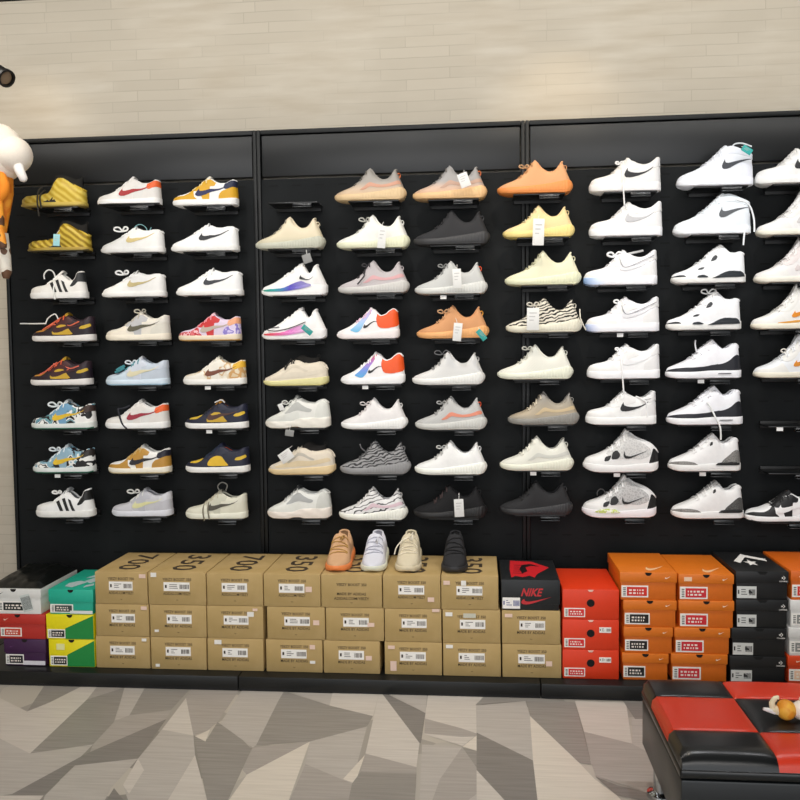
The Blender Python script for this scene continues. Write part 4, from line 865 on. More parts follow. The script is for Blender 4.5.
card(281, 407, 5, 7, 'tiny white tag on the laces of the chunky off-white sneaker', rot=-.4, string=(4, 1), lines=False, d=3.62)
card(307, 258.5, 9, 9, 'grey tag hanging under the beige sneaker, fourth column', col='#8e8e8c', rot=-.3, string=(-2, 5), lines=False)
card(289.5, 433, 9, 6.5, 'grey tag hanging under the chunky sneaker in the sixth row', col='#8e8f8d', rot=.15, string=(0, 4), lines=False)
card(56.5, 240, 7, 12, 'pale blue tag on the second gold ridged sneaker', col='#9fd6de', rot=.08, string=(0, 5), grp='plastic tags on sneakers')
card(307, 330, 12, 5.5, 'teal plastic clip on the white running shoe with pink flash', col='#2f9a94', rot=.7, string=(-3, 3), grp='plastic tags on sneakers', cat='tag clip')
card(481.5, 335, 12, 5.5, 'teal plastic clip behind the clay orange sneaker', col='#2f9a94', rot=.9, string=(-3, 5), grp='plastic tags on sneakers', cat='tag clip')
card(747, 150, 10, 6, 'teal plastic clip at the heel of the top white mid-top', col='#2fa6a0', rot=.6, string=(-3, 2), grp='plastic tags on sneakers', cat='tag clip', d=3.62)
def ring(px, py, r, col, label, d=3.66):
    p = at(px, py, d); mb = MB(); k = d/F
    mb.tube([(r*k*math.cos(a), .003*math.sin(a*3), r*k*math.sin(a)) for a in [PI*2*i/28*.92 for i in range(29)]], .0018, n=6)
    mb.tube([(r*k*.7, 0, -r*k*.6), (r*k*1.25, 0, -r*k*.1), (r*k*1.6, 0, r*k*.6)], .0022, n=6)
    o = mb.build('tie_ring', plain(col, rough=.4)); o.location = p; tag(o, label, 'tie ring', 'plastic tags on sneakers')
ring(140, 232, 7.5, '#7fb3b8', 'pale teal ring tie on the white gold-tick sneaker, second row', d=3.69)
# ------------------------------------------------------------------ shoe boxes
BOXY = 3.38-WALLD; BOXD = .345
KRAFT = '#a88f62'
def kraft_mat():
    m, nt, b = newmat('kraft'); v = coord(nt, scale=(1, 1, 1)); n = N(nt, 'ShaderNodeTexNoise', Scale=9, Detail=8); nt.links.new(v, n.inputs['Vector'])
    r = ramp(nt, [(.3, '#af9561'), (.7, '#bda271')]); nt.links.new(n.outputs['Fac'], r.inputs[0]); nt.links.new(r.outputs[0], b.inputs['Base Color'])
    b.inputs['Roughness'].default_value = .8; b.inputs['Specular IOR Level'].default_value = .2; return m
KM = kraft_mat(); INK = plain('#3b2f20', rough=.8); PAPER = plain('#f3f0ea', rough=.7)
def front(y): return lambda a, b: (a, y, b)
def label_art(mb, x0, x1, z0, z1, y, seed, dark=1):
    """barcode bars and blocks, no letters"""
    rd = random.Random(seed); w = x1-x0; h = z1-z0
    x = x0+w*.62
    while x < x1-w*.06:
        t = w*rd.choice((.012, .02, .03)); mb.box(x, x+t, y-.0004, y, z0+h*.25, z1-h*.25, dark); x += t+w*.018
    for k in range(3):
        mb.box(x0+w*.22, x0+w*(.3+.25*rd.random()), y-.0004, y, z1-h*(.3+.2*k), z1-h*(.24+.2*k), dark)
    mb.box(x0+w*.05, x0+w*.12, y-.0004, y, z0+h*.35, z0+h*.7, dark)
def sticker(t, x0, x1, z0, z1, y, seed, art=INK, paper=PAPER, name='label'):
    mb = MB(); mb.box(x0, x1, y-.0008, y, z0, z1); s = mb.build(name, paper, t, smooth=False)
    mb = MB(); label_art(mb, x0, x1, z0, z1, y-.0008, seed, 0); mb.build('label_print', art, s, smooth=False)
def kraft_box(x0, x1, z0, z1, label, top=None, lab=(.26, .70), stickers=(), second='MADE BY ADIDAS', third=None, y=BOXY):
    w = x1-x0; h = z1-z0; t = empty('shoe_box', ((x0+x1)/2, y, z0), label, 'shoe box', 'brown cardboard shoe boxes')
    mb = MB(); mb.box(-w/2, w/2, 0, BOXD, .0003, h); mb.build('carton', KM, t, bevel=.003)
    ln = ['YEEZY BOOST '+(top or '350')]
    mb = MB(); e = -.0006
    f = lambda cx, cz: (lambda a, b: (cx+a, e, cz+b))
    if lab: add_text(mb, ln[0], w*.5, h*.085, f(0, h*.79), bold=.01); add_text(mb, second, w*.48, h*.085, f(0, h*.35), bold=.01)
    else:
        add_text(mb, ln[0], w*.5, h*.085, f(0, h*.7), bold=.01); add_text(mb, second, w*.48, h*.085, f(0, h*.42), bold=.01); add_text(mb, 'ADIDAS.COM/YEEZY', w*.58, h*.085, f(0, h*.28), bold=.01)
    mb.tube([(-.004, e, h*.16), (0, e, h*.145), (.004, e, h*.16)], .0008, n=4)
    mb.build('printed_lettering', INK, t, smooth=False)
    if lab: sticker(t, w*(lab[0]-.5), w*(lab[1]-.5), h*.43, h*.7, -.0002, int(abs(x0*977+z0*3571)))
    for k, (sx, sz, sw, sh_, c) in enumerate(stickers):
        mb = MB(); mb.box(w*(sx-.5), w*(sx-.5)+sw, -.0022, -.0014, h*sz, h*sz+sh_); mb.build('price_sticker', plain(c, rough=.7), t, smooth=False)
    if top:
        mb = MB(); add_text(mb, top, BOXD*.78, w*.42, lambda a, b: (b+.005, BOXD*.5-a, h+.0006), bold=.012)
        mb.build('top_number', INK, t, smooth=False)
    return t
PK = '#e6c9b8'; WH = '#ece9e2'
zb = PBOT+.0005
Z3 = [PBOT, PBOT+.137, PBOT+.274, PBOT+.411]      # three storeys of brown boxes
def xs(a, b, y=620): return at(a, y, 3.38).x, at(b, y, 3.38).x
STK = ['bottom', 'middle', 'top']
kcols = [ # px left/right for bottom, middle, top, then the top number and stickers
 ('first', (96,150), (95.7,149), (95,147.5), '700', [[(.86,.86,.02,.012,WH)], [(.86,.84,.025,.014,PK)], [(.85,.82,.028,.016,PK)]]),
 ('second', (151,206.5), (150,206.5), (148.2,206), '350', [[(.08,.08,.018,.012,WH)], [(.08,.16,.018,.01,WH)], [(.05,.86,.024,.018,WH)]]),
 ('third', (207.5,263.5), (207,263.3), (206.7,263), '700', [[(.13,.82,.03,.018,WH)], [(.72,.68,.028,.02,WH),(.82,.86,.02,.01,PK)], []]),
 ('fourth', (266,322.5), (267,325), (263.6,320.5), '350', [[(.78,.72,.022,.018,PK),(.78,.28,.022,.012,WH)], [(.8,.46,.025,.02,PK)], [(.74,.46,.026,.022,PK)]]),
 ('fifth', (323.5,380), (325.8,384), (321,382), '350', [[(.75,.42,.025,.018,PK)], [(.72,.44,.028,.016,PK)], []]),
 ('sixth', (384.5,442), (384.6,441.5), (382.8,440.5), '350', [[(.06,.78,.028,.014,PK),(.1,.12,.025,.04,PK)], [(.84,.92,.03,.012,PK)], [(.78,.22,.026,.018,PK)]]),
 ('seventh', (443,501), (442.5,500.5), (441,498.5), '350', [[(.05,.84,.028,.014,WH)], [(.05,.8,.028,.016,WH),(.36,.76,.05,.018,'#c9c8b8')], [(.04,.74,.026,.016,PK),(.35,.72,.02,.02,WH)]]),
 ('eighth', (502.3,561.5), (501.8,560.5), None, '350', [[(.74,.36,.024,.02,PK)], [(.05,.8,.03,.014,PK)], []])]
for nm, b, m_, t_, num, st in kcols:
    for lev, rng in enumerate((b, m_, t_)):
        if rng is None: continue
        x0, x1 = xs(*rng, y=(655, 622, 590)[lev])
        what = {0: 'brown cardboard shoe box with label on the plinth', 1: 'brown cardboard shoe box with label in the middle layer', 2: f'brown cardboard shoe box with big {num} on its lid'}[lev]
        nolab = nm == 'fifth' and lev == 2
        if nolab: what = 'brown cardboard shoe box with print and no label'
        kraft_box(x0+.0006, x1-.0006, Z3[lev]+.0004, Z3[lev+1], f'{what}, {STK[lev]} of {nm} brown stack', num if lev == 2 else None, lab=None if nolab else ((.27,.72) if lev != 1 else (.3,.74)), stickers=st[lev], second='MADE BY ADIDAS' if lev != 2 or nolab else 'ADIDAS.COM/YEEZY')
def swoosh_poly(w, h, n=0): return [(x*w, y*h) for x, y in TICK]
def add_poly(mb, pts, to, mi=0): mb.add([to(x, y) for x, y in pts], [tuple(range(len(pts)))], mi)
def disc(mb, cx, cz, r, y, half=False, n=20, mi=0):
    ps = [(cx+r*math.cos(a), y, cz+r*math.sin(a)) for a in ([PI+PI*i/n for i in range(n+1)] if half else [2*PI*i/n for i in range(n)])]
    mb.add(ps, [tuple(range(len(ps)))], mi)
def lid_box(x0, x1, z0, z1, label, body, lid, group, lidh=.042, notch=True, lab=None, art='#f2efe8', logo='#f4e4d0', logo_at=.84, toplogo=None, y=BOXY, extra=None, over=.004, depth=None, labpos=(.03, .5, .1, .52), inset=True):
    w = x1-x0; h = z1-z0; D = depth or .33
    t = empty('shoe_box', ((x0+x1)/2, y, z0), label, 'shoe box', group)
    mb = MB(); mb.box(-w/2+over, w/2-over, over, D-over, .0003, h-.004); mb.build('carton', M(body, rough=.55), t, bevel=.002)
    mb = MB(); mb.box(-w/2, w/2, 0, D, h-lidh, h); mb.build('lid', M(lid, rough=.5), t, bevel=.0025)
    if notch:
        mb = MB(); disc(mb, 0, h-.0005, .013, -.0006, half=True); mb.build('thumb_notch', plain('#120a06', rough=.9), t, smooth=False)
    if logo:
        mb = MB(); add_poly(mb, swoosh_poly(w*.1, w*.05), lambda a, b: (w*(logo_at-.5)-w*.05+a, -.0006, h-lidh*.62+b)); mb.build('lid_logo', M(logo), t, smooth=False)
    if toplogo:
        mb = MB(); add_poly(mb, swoosh_poly(w*.42, .05), lambda a, b: (w*.0+a*.9, .03+b*1.6, h+.0006)); mb.build('top_logo', M(toplogo), t, smooth=False)
    if lab:
        a, b, c, d = labpos
        X0, X1 = w*(a-.5), w*(b-.5); Z0 = h*c; Z1 = h*d
        mb = MB(); mb.box(X0, X1, over-.001, over-.0002, Z0, Z1); s = mb.build('label', plain(art, rough=.7), t, smooth=False)
        mb = MB(); mb.box(X0+(X1-X0)*.2, X1-(X1-X0)*.05, over-.0016, over-.001, Z0+(Z1-Z0)*.12, Z1-(Z1-Z0)*.12); q = mb.build('label_field', plain(lab, rough=.6), s, smooth=False)
        mb = MB(); rd = random.Random(int(x0*1000+z0*3000))
        for k in range(5): mb.box(X0+(X1-X0)*.06, X0+(X1-X0)*.16, over-.0016, over-.001, Z0+(Z1-Z0)*(.15+.15*k), Z0+(Z1-Z0)*(.22+.15*k))
        mb.build('barcode', plain('#2a2a2a', rough=.7), s, smooth=False)
        mb = MB()
        for r in range(2):
            x = X0+(X1-X0)*.28
            while x < X1-(X1-X0)*.2:
                l = (X1-X0)*rd.choice((.04, .07, .1)); mb.box(x, x+l, over-.0021, over-.0016, Z0+(Z1-Z0)*(.28+.26*r), Z0+(Z1-Z0)*(.42+.26*r)); x += l+(X1-X0)*.05
        mb.build('label_marks', plain('#efe6dc', rough=.7), s, smooth=False)
    if extra: extra(t, w, h)
    return t
# black and red box on the eighth stack
x0, x1 = xs(501, 560.3, 590)
def retro(t, w, h):
    mb = MB(); add_text(mb, 'NIKE', w*.34, h*.26, lambda a, b: (a+b*.3+.006, -.0009, h*.6+b), bold=.03)
    add_poly(mb, swoosh_poly(w*.52, h*.26), lambda a, b: (-w*.16+a, -.0009, h*.2+b))
    mb.build('logo_lettering', plain('#c1272d', rough=.5), t, smooth=False)
    D = .33
    mb = MB()
    add_poly(mb, [(-.32,.1),(-.25,.18),(-.12,.12),(.0,.2),(.08,.1),(.14,.28),(.38,.6),(.1,.9),(-.3,.95),(-.33,.5)], lambda a, b: (a*w, b*D, h+.0006))
    s = mb.build('lid_graphic', plain('#d3222a', rough=.5), t, smooth=False)
    mb = MB(); add_poly(mb, [(-.16,.5),(-.1,.72),(.05,.78),(.22,.64),(.06,.68),(-.04,.6),(-.02,.4),(-.12,.3)], lambda a, b: (a*w, b*D, h+.0011))
    for i in range(5): add_poly(mb, [(-.28+.01*i, .3+.1*i), (-.1, .29+.1*i), (-.1, .31+.1*i), (-.28+.01*i, .32+.1*i)], lambda a, b: (a*w*.0+(a-.18 if 0 else a)*w, b*D, h+.0010))
    mb.build('graphic_lines', plain('#1a1012', rough=.5), s, smooth=False)
    sticker(t, -w*.48, -w*.18, h*.06, h*.42, -.0004, 5, art=plain('#3a4a8a', rough=.7))
lid_box(x0+.001, x1-.001, Z3[2]+.0004, at(530, 580, 3.38).z, 'black shoe box with red wing graphic and red lettering', '#15181a', '#181b1d', 'black shoe boxes', lidh=.1, notch=False, logo=None, extra=retro)
# red boxes
ROUGE = '#e0390f'
zr = [PBOT+.0004, at(590, 650, 3.38).z, at(590, 619.7, 3.38).z, at(590, 589.5, 3.38).z]
for k, nm in enumerate(('bottom', 'middle', 'top')):
    x0, x1 = xs(562.3, 619.3, 630)
    def red_bits(t, w, h, k=k):
        mb = MB(); disc(mb, 0, h*.55, .0155, -.0008); mb.build('finger_hole', plain('#0d0807', rough=.9), t, smooth=False)
        mb = MB(); mb.add([(-.012, -.0008, h-.001), (.012, -.0008, h-.001), (.006, -.0008, h-.009), (-.006, -.0008, h-.009)], [(0, 1, 2, 3)]); mb.build('lid_tuck', plain('#f2c8b8', rough=.8), t, smooth=False)
        if k < 2:
            mb = MB(); mb.box(w*.15, w*.36, -.0014, -.0004, h*.58, h*.76); s = mb.build('price_sticker', PAPER, t, smooth=False)
            mb = MB(); label_art(mb, w*.15, w*.36, h*.58, h*.76, -.0014, k, 0); mb.build('label_print', INK, s, smooth=False)
    lid_box(x0+.001, x1-.001, zr[k]+.0003, zr[k+1], f'bright red shoe box with round black finger hole, {nm} of its stack', ROUGE, ROUGE, 'bright red shoe boxes', lidh=zr[k+1]-zr[k]-.004, notch=False, logo=None, lab='#d8262a', extra=red_bits, labpos=(.03, .4, .08, .38), over=.0008)
# orange boxes, two stacks of four
OR = '#d96c10'; ORL = '#dc7414'
def zz(px, *ys): return [at(px, y, 3.38).z for y in ys]
za = [PBOT+.0004]+zz(650, 653.8, 627.5, 600.5, 572.5)
oa = [(622, 669), (623.5, 673.3), (623, 677), (619.7, 677.3)]
ob = [(671, 728), (674.2, 730.5), (678.5, 734.6), (678.3, 734.4)]
LV = ['bottom', 'second from bottom', 'third from bottom', 'top']
for k in range(4):
    x0, x1 = xs(*oa[k], y=(665, 640, 613, 586)[k])
    lid_box(x0+.001, x1-.001, za[k]+.0003, za[k+1], f'orange shoe box with {"red" if k == 3 else "black"} label, {LV[k]} of left orange stack', OR, ORL, 'orange lidded shoe boxes', lidh=(za[k+1]-za[k])*.36, lab='#d42a1c' if k == 3 else '#17110d', toplogo='#f2c89a' if k == 3 else None)
zc = [PBOT+.0004]+zz(705, 654.5, 628.3, 601, 574.5)
for k in range(4):
    x0, x1 = xs(*ob[k], y=(665, 640, 613, 586)[k])
    def os_(t, w, h, k=k):
        if k == 3:
            mb = MB(); mb.box(-w*.4, -w*.26, -.0014, -.0004, h*.74, h*.9); mb.build('price_sticker', plain('#efc9a8', rough=.7), t, smooth=False)
    lid_box(x0+.001, x1-.001, zc[k]+.0003, zc[k+1], f'orange shoe box with red label, {LV[k]} of right orange stack', OR, ORL, 'orange lidded shoe boxes', lidh=(zc[k+1]-zc[k])*.36, lab='#cf2430', toplogo='#f2c89a' if k == 3 else None, extra=os_, labpos=(.03, .53, .06, .52))
# black boxes with star and chevron
def star_chevron(mb, to, s):
    ang = [PI/2+PI*i/5 for i in range(10)]
    add_poly(mb, [(s*(.45 if i % 2 == 0 else .18)*math.cos(a)-s*.35, s*(.45 if i % 2 == 0 else .18)*math.sin(a)) for i, a in enumerate(ang)], to)
    add_poly(mb, [(-.15*s, .7*s), (.1*s, .7*s), (.7*s, 0), (.45*s, 0)], to); add_poly(mb, [(.45*s, 0), (.7*s, 0), (.1*s, -.7*s), (-.15*s, -.7*s)], to)
zd = [PBOT+.0004]+zz(760, 656.5, 628.3, 599.7, 571.5)
bb = [(729.4, 786.5), (731.3, 786.7), (735.6, 788.5), (735.4, 789)]
for k in range(4):
    x0, x1 = xs(*bb[k], y=(665, 640, 613, 586)[k])
    def cv(t, w, h, k=k):
        mb = MB(); star_chevron(mb, lambda a, b: (w*.4+a, -.0007, h*.78+b), .011); add_text(mb, 'CONVERSE', w*.15, h*.04, lambda a, b: (w*.4+a, -.0007, h*.66+b), bold=.02)
        mb.build('lid_logo', PAPER, t, smooth=False)
        mb = MB(); mb.add([(-.02, -.0006, h-.0005), (.022, -.0006, h-.0005), (.012, -.0006, h-.012), (-.008, -.0006, h-.012)], [(0, 1, 2, 3)]); mb.build('thumb_notch', plain('#050505', rough=.9), t, smooth=False)
        a, b, c, d = (-.47*w, -.1*w, h*.04, h*.46)
        mb = MB(); mb.box(a, b, .0028, .0038, c, d); s = mb.build('label', plain('#d5d6d2', rough=.7), t, smooth=False)
        mb = MB(); label_art(mb, a, b, c, d, .0028, k, 0)
        add_poly(mb, [(.1,.0),(.3,.0),(.3,.12),(.22,.2),(.15,.3),(.1,.3)], lambda p, q: (a+(b-a)*(.5+p), .0022, c+(d-c)*(.4+q))); mb.build('label_print', plain('#2a2b2b', rough=.7), s, smooth=False)
        if k == 3:
            D = .33; mb = MB()
            for sgn in (-1, 1):
                add_poly(mb, [(-.3 if sgn < 0 else .0, .5 if sgn < 0 else .86), (-.22 if sgn < 0 else .02, .40 if sgn < 0 else .70), (.02 if sgn < 0 else .36, .70 if sgn < 0 else .50), (.0 if sgn < 0 else .38, .86 if sgn < 0 else .62)], lambda p, q: (p*w, q*D, h+.0006))
            add_poly(mb, [((.10 if i % 2 == 0 else .045)*math.cos(PI/2+PI*i/5)+.0, .42+(.16 if i % 2 == 0 else .07)*math.sin(PI/2+PI*i/5)) for i in range(10)], lambda p, q: (p*w*1.3, q*D, h+.0006))
            mb.build('lid_graphic', PAPER, t, smooth=False)
    lid_box(x0+.001, x1-.001, zd[k]+.0003, zd[k+1], f'black shoe box with white star chevron mark, {LV[k]} of its stack', '#101112', '#131415', 'black shoe boxes', lidh=(zd[k+1]-zd[k])*.42, notch=False, logo=None, extra=cv)
# last stack, cut by the right edge
ze = [PBOT+.0004]+zz(810, 656.5, 628.3, 600.5, 571)
for k, (col, lb, nm, g) in enumerate((('#d8430f', '#efc9a8', 'red-orange shoe box at the right photo edge, bottom of its stack', 'orange lidded shoe boxes'), ('#dcdbd7', '#8a8a88', 'white shoe box at the right photo edge, lower of two', 'white shoe boxes'), ('#e2e1dd', '#8a8a88', 'white shoe box at the right photo edge, upper of two', 'white shoe boxes'), ('#d9660f', '#d42a1c', 'orange shoe box at the right photo edge, top of its stack', 'orange lidded shoe boxes'))):
    x0, x1 = xs((787.5, 788.5, 790, 790.5)[k], (844, 845, 847, 848)[k], y=(665, 640, 613, 586)[k])
    lid_box(x0+.001, x1-.001, ze[k]+.0003, ze[k+1], nm, col, col, g, lidh=(ze[k+1]-ze[k])*.36, lab=lb, notch=k != 1, logo=None if k in (1, 2) else '#f4e4d0', logo_at=.2)
# left stacks: teal over two yellow-green, white over red over purple
zt = [PBOT+.0004]+zz(70, 639.5, 614.6, 589.6)
def split(t, w, h):
    e = -.0006
    mb = MB(); add_poly(mb, [(-.5*w, h*.06), (.5*w, h*.98), (.5*w, h*.02), (-.5*w, h*.02)] if 0 else [(-.1*w, h*.02), (-.1*w, h*.44), (.5*w, h*.97), (.5*w, h*.02)], lambda a, b: (a*.995, e, b)); mb.build('green_panel', plain('#11863a', rough=.55), t, smooth=False)
for k, (lo, nm) in enumerate((((48.3, 94.5), 'yellow and green shoe box with pale price sticker, bottom of teal stack'), ((46.5, 94.2), 'yellow and green shoe box right beneath the teal box'))):
    x0, x1 = xs(*lo, y=640)
    def yg(t, w, h, k=k):
        split(t, w, h)
        if k == 0:
            mb = MB(); mb.box(-w*.33, -w*.15, -.0016, -.0008, h*.62, h*.84); mb.build('price_sticker', plain('#e8e6a0', rough=.7), t, smooth=False)
    lid_box(x0+.001, x1-.001, zt[k]+.0003, zt[k+1], nm, '#e6d800', '#e8da04', 'yellow and green shoe boxes', lidh=(zt[k+1]-zt[k])*.97, lab='#1d1f1a', logo=None, extra=yg, labpos=(.03, .4, .05, .4), over=.0006)
x0, x1 = xs(48.2, 93.4, 602)
def teal(t, w, h):
    D = .33; mb = MB()
    for pts in ([(-.25,.15),(-.05,.1),(.1,.35),(-.1,.42),(-.28,.3)], [(.0,.4),(.2,.3),(.34,.5),(.12,.62)], [(-.1,.55),(.1,.6),(.3,.85),(.05,.8)], [(.2,.1),(.36,.2),(.3,.3),(.18,.22)]): add_poly(mb, pts, lambda a, b: (a*w, b*D, h+.0006))
    mb.build('lid_graphic', plain('#b9cfd0', rough=.5), t, smooth=False)
    mb = MB(); mb.box(-w*.02, w*.48, -.0014, -.0004, h*.04, h*.16); mb.build('white_strip', plain('#dfe4e2', rough=.6), t, smooth=False)
lid_box(x0+.001, x1-.001, zt[2]+.0003, zt[3], 'teal shoe box with pale graphic on its lid', '#1aa98d', '#1cae92', 'coloured shoe boxes at the left', lidh=(zt[3]-zt[2])*.5, lab='#3a4440', logo=None, extra=teal, labpos=(.03, .54, .06, .4))
zl = [PBOT+.0004]+zz(25, 639.3, 614.5, 589)
x0, x1 = xs(3.8, 46, 652)
def purp(t, w, h):
    mb = MB(); mb.box(-w*.04, w*.48, -.0014, -.0004, h*.05, h*.2); mb.build('white_strip', plain('#dfdde2', rough=.6), t, smooth=False)
lid_box(x0+.001, x1-.001, zl[0]+.0003, zl[1], 'dark purple shoe box at the bottom left, on the plinth', '#3a1540', '#3d1844', 'coloured shoe boxes at the left', lidh=(zl[1]-zl[0])*.5, lab='#1d1a20', logo='#6a3a70', logo_at=.2, extra=purp, labpos=(.03, .46, .05, .42))
x0, x1 = xs(-10, 45.6, 627)
lid_box(x0+.001, x1-.001, zl[1]+.0003, zl[2], 'dull red shoe box between the white box and the purple box', '#b5281d', '#b92b1f', 'coloured shoe boxes at the left', lidh=(zl[2]-zl[1])*.4, lab='#c4452f', logo='#e9c2b2', logo_at=.3, labpos=(.18, .56, .1, .45))
x0, x1 = xs(-14, 41.2, 602)
def whitebox(t, w, h):
    mb = MB(); mb.box(w*.28-.022, w*.28+.022, -.0016, -.0008, -h*.02, h*.64); s = mb.build('shipping_sticker', plain('#c9d0cc', rough=.7), t, smooth=False); s.rotation_euler = (0, -.25, 0)
    mb = MB()
    for k in range(9): mb.box(w*.28-.018+.0045*k, w*.28-.016+.0045*k, -.002, -.0016, h*.05, h*.56)
    q = mb.build('barcode', plain('#2a2d2c', rough=.7), s, smooth=False)
lid_box(x0+.001, x1-.001, zl[2]+.0003, zl[3], 'white shoe box with black label, top of the leftmost stack', '#e3e3df', '#dcdcd8', 'white shoe boxes', lidh=(zl[3]-zl[2])*.36, lab='#1d2420', logo='#6a6a68', logo_at=.28, extra=whitebox, labpos=(.2, .72, .1, .5))
# black crumpled sleeve behind and on top of the white box
mb = MB(); rd = random.Random(3); A = at(30, 580, 3.5); rows = []
bx0, bx1 = x0+.012, x1-.002
for i in range(19):
    u = i/18; row = []
    for j in range(15):
        v = j/14
        hgt = .024*min(1, 5*u, 5*(1-u))**.5*min(1, 4*v, 5*(1-v))**.5*(1+.9*v)+.010*(rd.random()-.5)*(0 < i < 18 and 0 < j < 14)
        row.append((bx0+(bx1-bx0)*u, BOXY+.006+.32*v, zl[3]+.0016+max(0, hgt)))
    rows.append(row)
mb.grid(rows)
o = mb.build('plastic_bag', plain('#0e100f', rough=.3, bump=.3)); tag(o, 'crumpled black plastic bag lying on top of the white shoe box', 'plastic bag')

# four sneakers facing forward on the brown lids
ztop = Z3[3]+.0012
FR = [(334.5, 586, 27, knitc(knit('#c79a72', '#d9b18a', 60, 2), '#ef8a4a', '#b9914c', lin_='#8a6a4a'), 'tan knit sneaker with orange sole facing forward on box lid', [('bow', '#b58c50', .003, bow(.38,.4,.7))]),
      (371, 572, 26, knitc(knit('#cfd0da', '#e3e3ea', 60, 2), '#e0e2d0', '#b9bac6', lin_='#9a9ba6'), 'pale lilac white knit sneaker facing forward on box lid', [('bow', '#d5d6de', .003, bow(.38,.36,1.0))]),
      (406.5, 574, 26, knitc(knit('#cfc3a6', '#ddd2b8', 60, 2), '#d9cdb0', '#e6dcc6', lin_='#9a8f74'), 'cream knit sneaker with loose bow facing forward', [('bow', '#e9e0cc', .0034, bow(.42,.4,1.15)), ('lace_end', '#e9e0cc', .003, [[(.42,.03,.4),(.36,.1,.38),(.3,.17,.3),(.3,.2,.2)]])]),
      (454, 574, 30, knitc(knit('#262628', '#323234', 60, 2), '#2b2b2d', '#141415', lin_='#0e0e0f'), 'black knit sneaker facing forward on box lid', None)]
for px, py, _, cols, lab, ex in FR:
    p = at_z(px, 574, ztop); L = .29
    sneaker('knit', (p.x, -.395+L/2, ztop), L, cols, lab, 'sneakers standing on the brown boxes', rz=PI/2, extra=ex)
# ------------------------------------------------------------------ bench
zt_ = .341
BL = at_z(640, 677, zt_); FLc = at_z(684, 762, zt_-.02)
bx = (BL.x+FLc.x)/2; by1 = BL.y; by0 = FLc.y
t = empty('bench', (bx, (by0+by1)/2, 0), 'black and red checked leather bench in front of the orange boxes', 'bench')
D = by1-by0; SQ = .243; NC = 5; Wd = SQ*NC
BLK = plain('#0f1112', rough=.28, spec=.5, bump=.05, scale=200); REDL = plain('#cf3418', rough=.33, spec=.5, bump=.05, scale=200)
mb = MB(); mb.box(0, Wd, -D/2, D/2, .124, zt_-.068); mb.build('base_box', plain('#15181a', rough=.35, bump=.05, scale=200), t, bevel=.006)
mb = MB(); mb.box(-.003, Wd+.003, -D/2-.003, D/2+.003, zt_-.065, zt_-.04); mb.build('cushion_band', BLK, t, bevel=.008, bseg=3)
RB = [-D/2, at_z(667, 727, zt_).y-(by0+by1)/2, at_z(655, 694, zt_).y-(by0+by1)/2, D/2]
for i in range(NC):
    for j in range(3):
        x0, x1, y0, y1 = i*SQ, (i+1)*SQ, RB[j], RB[j+1]; n = 12; rows = []
        ex0 = .016 if i == 0 else .006; ex1 = .016 if i == NC-1 else .006; ey0 = .05 if j == 0 else .006; ey1 = .006 if j == 2 else .006
        def fall(d, r, edge): 
            if d >= r: return 0
            k = 1-d/r; return (1-math.sqrt(max(0, 1-k*k)))*edge
        for a in range(n+1):
            row = []
            for b in range(n+1):
                u = .5*(1-math.cos(PI*a/n)); v = .5*(1-math.cos(PI*b/n))
                x = x0+(x1-x0)*u; y = y0+(y1-y0)*v
                z = zt_-.006+.006*(1-(2*u-1)**4)*(1-(2*v-1)**4)
                z -= max(fall(x-x0, ex0, .04 if i == 0 else .004), fall(x1-x, ex1, .04 if i == NC-1 else .004), fall(y-y0, ey0, .045 if j == 0 else .004), fall(y1-y, ey1, .045 if j == 2 else .004))
                row.append((x, y, max(z, zt_-.055)))
            rows.append(row)
        m = MB(); m.grid(rows); m.build('cushion_square', BLK if (i+j) % 2 == 0 else REDL, t)
CH = plain('#c9ccd0', rough=.12, metal=1, var=.01)
lg = at_z(658, 796, 0)
for lx in (lg.x-BL.x+0, Wd-.055):
    for ly in (-D/2+.09, lg.y-(by0+by1)/2):
        m = MB(); m.lathe([(0, .126), (.022, .126), (.022, .018), (.04, .012), (.042, 0), (0, 0)], (lx, ly, 0)); m.build('leg', CH, t)

# ------------------------------------------------------------------ little toy lying on the bench
p = at_z(785.5, 710, zt_+.028)
t = empty('toy_figure', (p.x, p.y, zt_), 'small toy animal with orange body and cream tail lying on the bench', 'toy')
zc_ = .0285
CREAMY = plain('#eadcb8', rough=.6)
mb = MB(); mb.ball((0, 0, zc_), (.029, .028, .028), fn=lambda d: 1-.18*max(0, -d.x)**2); mb.build('body', blotch(['#d98a1c', '#e9ae3c', '#dd8f22'], 40, interp='LINEAR'), t)
mb = MB(); mb.ball((.042, 0, zc_), (.026, .026, .0262))
for sy in (-1, 1): mb.ball((.05, sy*.018, zc_+.022), (.008, .007, .011))
mb.build('head', plain('#ecdfd0', rough=.6), t)
mb = MB(); mb.tube(catmull([(-.018, 0, zc_-.004), (-.033, -.002, zc_+.004), (-.037, -.003, zc_+.02), (-.029, -.004, zc_+.034), (-.019, -.005, zc_+.037)], 5), [.012]*6+[.0085]*5+[.007]*5+[.0055]*4+[.003], n=8); mb.build('tail', CREAMY, t)
mb = MB(); mb.tube([(-.03, -.006, zc_-.006), (-.05, -.008, zc_+.002), (-.062, -.009, zc_+.005)], [.006, .0062, .0042], n=8); mb.build('paw', plain('#e9e6e2', rough=.6), t)

